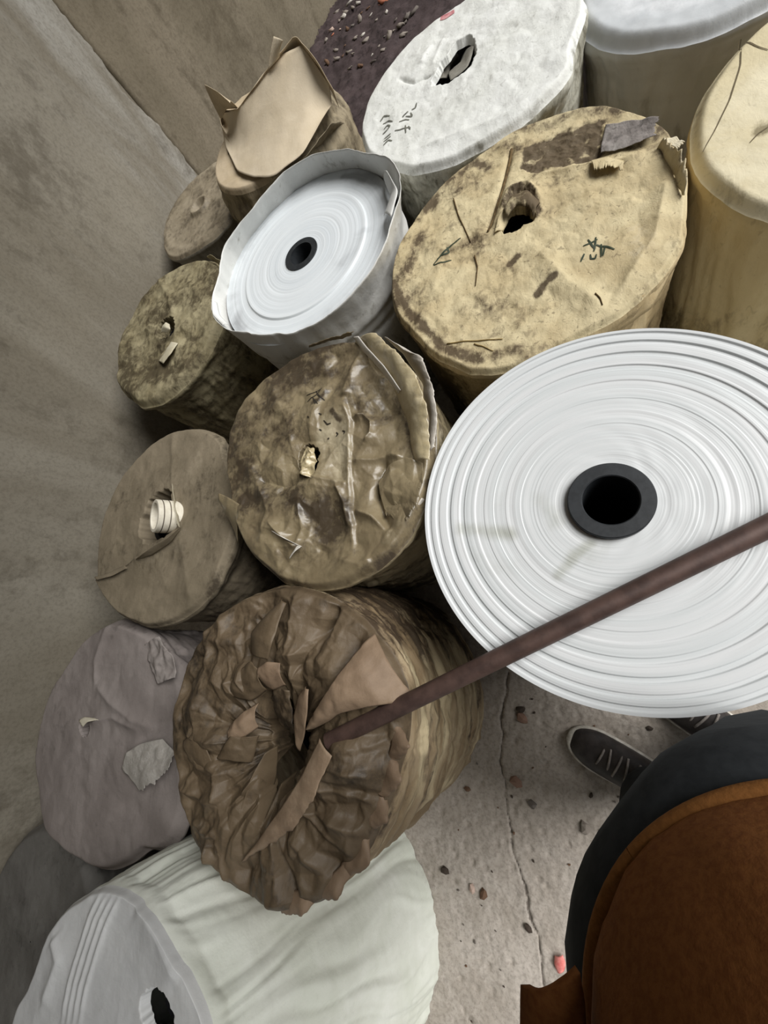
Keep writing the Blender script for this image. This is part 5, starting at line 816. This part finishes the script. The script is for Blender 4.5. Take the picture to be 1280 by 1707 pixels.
rad = [.12, .115, .12, .09, .05, .062, .085, .062, .075, .055, .04, .075, .055, .04, .052, .042, .03, .032, .052, .042, .03, .032]
person = skin_body('person', pts, edges, rad, M['skin'])
tag(person, 'person in a brown jacket, black trousers and dark shoes at the lower right corner', 'person')
# fingers, each its own chain rooted in the palm
for sgn, wr in ((1, 17), (-1, 21)):
    w = pts[wr]
    fp = []; fe = []; fr = []
    for k in range(4):
        off = (k - 1.5) * 0.019; ln = (0.075, 0.085, 0.08, 0.062)[k]; b = len(fp)
        fp += [w + Vector((FW[0] * off, FW[1] * off, 0.0)), w + Vector((FW[0] * off * 1.1, FW[1] * off * 1.1, -0.055)), w + Vector((FW[0] * (off * 1.1 + .006), FW[1] * (off * 1.1 + .006), -0.055 - ln * 0.55)), w + Vector((FW[0] * (off + .018), FW[1] * (off + .018), -0.055 - ln))]
        fe += [(b, b + 1), (b + 1, b + 2), (b + 2, b + 3)]; fr += [.012, .0105, .009, .0075]
        if k: fe.append((b, b - 4))
    b = len(fp); fp += [w + Vector((FW[0] * .035, FW[1] * .035, -0.02)), w + Vector((FW[0] * .052, FW[1] * .052, -0.055)), w + Vector((FW[0] * .055, FW[1] * .055, -0.085))]
    fe += [(12, b), (b, b + 1), (b + 1, b + 2)]; fr += [.012, .010, .008]
    skin_body('hand', fp, fe, fr, M['skin'], person, 1)
# head details
def ball(name, loc, sc, mat, parent, rz=0.0, cut=None):
    bm = bmesh.new(); bmesh.ops.create_uvsphere(bm, u_segments=20, v_segments=14, radius=1)
    if cut: bmesh.ops.delete(bm, geom=[v for v in bm.verts if cut(v.co)], context='VERTS')
    me = bpy.data.meshes.new(name); bm.to_mesh(me); bm.free(); me.polygons.foreach_set('use_smooth', np.ones(len(me.polygons), bool))
    o = link(name, me, mat, parent, loc); o.scale = sc; o.rotation_euler = (0, 0, rz); return o
hz = math.atan2(FW[1], FW[0])
M['eye'] = plain('eye', '#e9e5df', 0.3, 0.5, '#e0dbd4'); M['lip'] = plain('lip', '#9c6255', 0.5, 0.4)
ball('hair', tuple(bp(-0.012, 0, 1.645)), (0.098, 0.088, 0.090), M['hair'], person, hz, lambda c: c.x > 0.45 and c.z < 0.35 or c.z < -0.55)
ball('nose', tuple(bp(0.088, 0, 1.605)), (0.018, 0.014, 0.022), M['skin'], person, hz)
ball('mouth', tuple(bp(0.070, 0, 1.565)), (0.010, 0.024, 0.007), M['lip'], person, hz)
for s_ in (-1, 1):
    e = ball('eye', tuple(bp(0.074, 0.031 * s_, 1.628)), (0.010, 0.014, 0.008), M['eye'], person, hz); 
    ball('ear', tuple(bp(-0.005, 0.084 * s_, 1.615)), (0.020, 0.010, 0.030), M['skin'], person, hz)
# jacket: lofted rings (forward, half width, half depth, z)
def loft(name, rings, mat, parent, n=72, noise=0.006, seed=0, cap=False):
    V = []; th = np.arange(n) / n * 2 * PI
    R = np.array(rings, float); t = np.linspace(0, len(R) - 1, len(R) * 7); R = np.stack([np.interp(t, np.arange(len(R)), R[:, k]) for k in range(R.shape[1])], -1)
    for _ in range(3): R[1:-1] = (R[:-2] + 2 * R[1:-1] + R[2:]) / 4
    for cxx, cyy, a, b, z in R:
        k = 1 + noise / 0.2 * (fbm(np.cos(th) * 2.2, np.sin(th) * 2.2, z * 9 + seed, o=3) + 0.6 * fbm(np.cos(th) * 6, np.sin(th) * 6, z * 4 + seed, o=2))
        f = b * np.cos(th) * k; r = a * np.sin(th) * k
        V.append(np.stack([cxx + FW[0] * f + RT[0] * r, cyy + FW[1] * f + RT[1] * r, np.full(n, z)], -1))
    return grid_obj(name, np.array(V), mat, parent, wrap=True)
P = lambda f, r: tuple(PC + FW * f + RT * r)
jk = loft('jacket', [(*P(-.03, 0), .06, .065, 1.49), (*P(-.04, 0), .16, .09, 1.43), (*P(-.04, 0), .205, .125, 1.36), (*P(-.03, 0), .205, .14, 1.22), (*P(-.005, 0), .208, .172, 1.08), (*P(0, 0), .209, .182, .99), (*P(0, 0), .198, .174, .955), (*P(0, 0), .190, .166, .95)], M['jacket'], person, 96, 0.004, 3)
solidify(jk, 0.006)
# raised hem roll with a seam
th = np.linspace(0, 2 * PI, 97)
hem = np.stack([PC[0] + FW[0] * .180 * np.cos(th) + RT[0] * .206 * np.sin(th), PC[1] + FW[1] * .180 * np.cos(th) + RT[1] * .206 * np.sin(th), 0.972 + 0.004 * np.sin(3 * th)], -1)
o = tube_path('jacket_hem', hem, 0.011, M['jacket_seam'], person, 14, False); o['label'] = 'thick lighter brown hem'
flap('jacket_panel', [(-0.0406,-0.2980,1.0000),(-0.0390,-0.3165,1.0000),(-0.0408,-0.3494,1.0000)], [(-0.0912,-0.3317,0.9850),(-0.0940,-0.3548,0.9850),(-0.0969,-0.3859,0.9850)], person, M['jacket'], 30, 16, 0.003, 0.012, 20, 0.010, seed=4)
for sgn, ids in ((1, (14, 15, 16)), (-1, (18, 19, 20))):
    a, b, c = [np.array(pts[i]) for i in ids]
    tube_path('sleeve', smooth_line([np.array(pts[3]) * 0.45 + a * 0.55 - (0, 0, .01), a - (0, 0, .015), a * 0.5 + b * 0.5, b, b * .4 + c * .6, c], 24), np.r_[np.linspace(0.05, 0.078, 5), np.linspace(0.078, 0.052, 19)], M['jacket'], person, 28)
# trousers: pelvis and two legs, one garment
tr = skin_body('trousers', [bp(0.0, 0, 1.02), bp(0.0, 0, 0.90), bp(0.01, 0.11, 0.80), bp(0.0, 0.13, 0.64), Vector((0.30, -0.265, 0.45)), Vector((0.335, -0.285, 0.22)), Vector((RA[0], RA[1], 0.06)),
      bp(0.01, -0.11, 0.80), bp(0.0, -0.13, 0.64), Vector((0.095, -0.43, 0.45)), Vector((0.115, -0.42, 0.22)), Vector((LA[0], LA[1], 0.06))],
      [(0, 1), (1, 2), (2, 3), (3, 4), (4, 5), (5, 6), (1, 7), (7, 8), (8, 9), (9, 10), (10, 11)], [.185, .195, .165, .125, .10, .088, .080, .150, .120, .10, .088, .080], M['trouser'], person)
def shoe(ax, ay, dx, dy, parent):
    l = math.hypot(dx, dy); dx /= l; dy /= l
    w = lambda t: 0.049 * math.sin(PI * min(1, (t + 0.07) / 0.30) * 0.5) if t < 0.10 else 0.049 * (1 - max(0, (t - 0.17) / 0.125) ** 2.2) ** 0.5 if t < 0.285 else 0.010
    V = []; Sl = []; n = 24
    for t in np.linspace(0.0, 0.288, 26):
        ww = 0.041 + 0.015 * math.sin(min(1, t / 0.2) * PI * 0.5); e = (t - 0.20) / 0.089
        if e > 0: ww *= math.sqrt(max(0.02, 1 - e * e))
        if t < 0.03: ww *= math.sqrt(max(0.05, 1 - ((0.03 - t) / 0.032) ** 2))
        hh = 0.100 if t < 0.08 else 0.100 - 0.052 * min(1, (t - 0.08) / 0.13); 
        if e > 0: hh = 0.048 * math.sqrt(max(0.12, 1 - e * e * 0.9))
        row = []; srow = []
        for k in range(n):
            a = k / n * 2 * PI; y = ww * math.copysign(abs(math.cos(a)) ** 0.7, math.cos(a)); z = 0.02 + (hh - 0.02) * max(0, math.sin(a)) ** 0.8
            if math.sin(a) < 0: z = 0.02 - 0.004 * abs(math.sin(a))
            x0 = t - 0.07; row.append((ax + dx * x0 - dy * y, ay + dy * x0 + dx * y, z))
            ys = (ww + 0.005) * math.copysign(abs(math.cos(a)) ** 0.35, math.cos(a)); zs = 0.013 + 0.012 * math.copysign(abs(math.sin(a)) ** 0.35, math.sin(a))
            srow.append((ax + dx * (x0 * 1.02) - dy * ys, ay + dy * (x0 * 1.02) + dx * ys, zs))
        V.append(row); Sl.append(srow)
    V = np.array(V); V = np.concatenate([V[:1].mean(1, keepdims=True).repeat(n, 1), V, V[-1:].mean(1, keepdims=True).repeat(n, 1)])
    Sl = np.array(Sl); Sl = np.concatenate([Sl[:1].mean(1, keepdims=True).repeat(n, 1), Sl, Sl[-1:].mean(1, keepdims=True).repeat(n, 1)])
    o = grid_obj('shoe', V, M['shoe'], parent, wrap=True); o['label'] = 'dark laced shoe with a pale sole edge'
    grid_obj('sole', Sl, M['sole'], o, wrap=True)
    for k in range(5):
        t = 0.045 + 0.021 * k; zz = 0.100 - 0.052 * min(1, max(0, (t + 0.07 - 0.08) / 0.13)) + 0.003; hw = 0.036 - 0.002 * k
        P0 = [(ax + dx * (t + 0.004 * (-1) ** k * s_) - dy * hw * s_, ay + dy * (t + 0.004 * (-1) ** k * s_) + dx * hw * s_, zz - 0.010 * abs(s_) ** 2) for s_ in np.linspace(-1, 1, 9)]
        tube_path('lace', P0, 0.0032, M['lace'], o, 7)
shoe(LA[0], LA[1], -0.88, 0.42, person)
shoe(RA[0], RA[1], -0.70, 0.58, person)
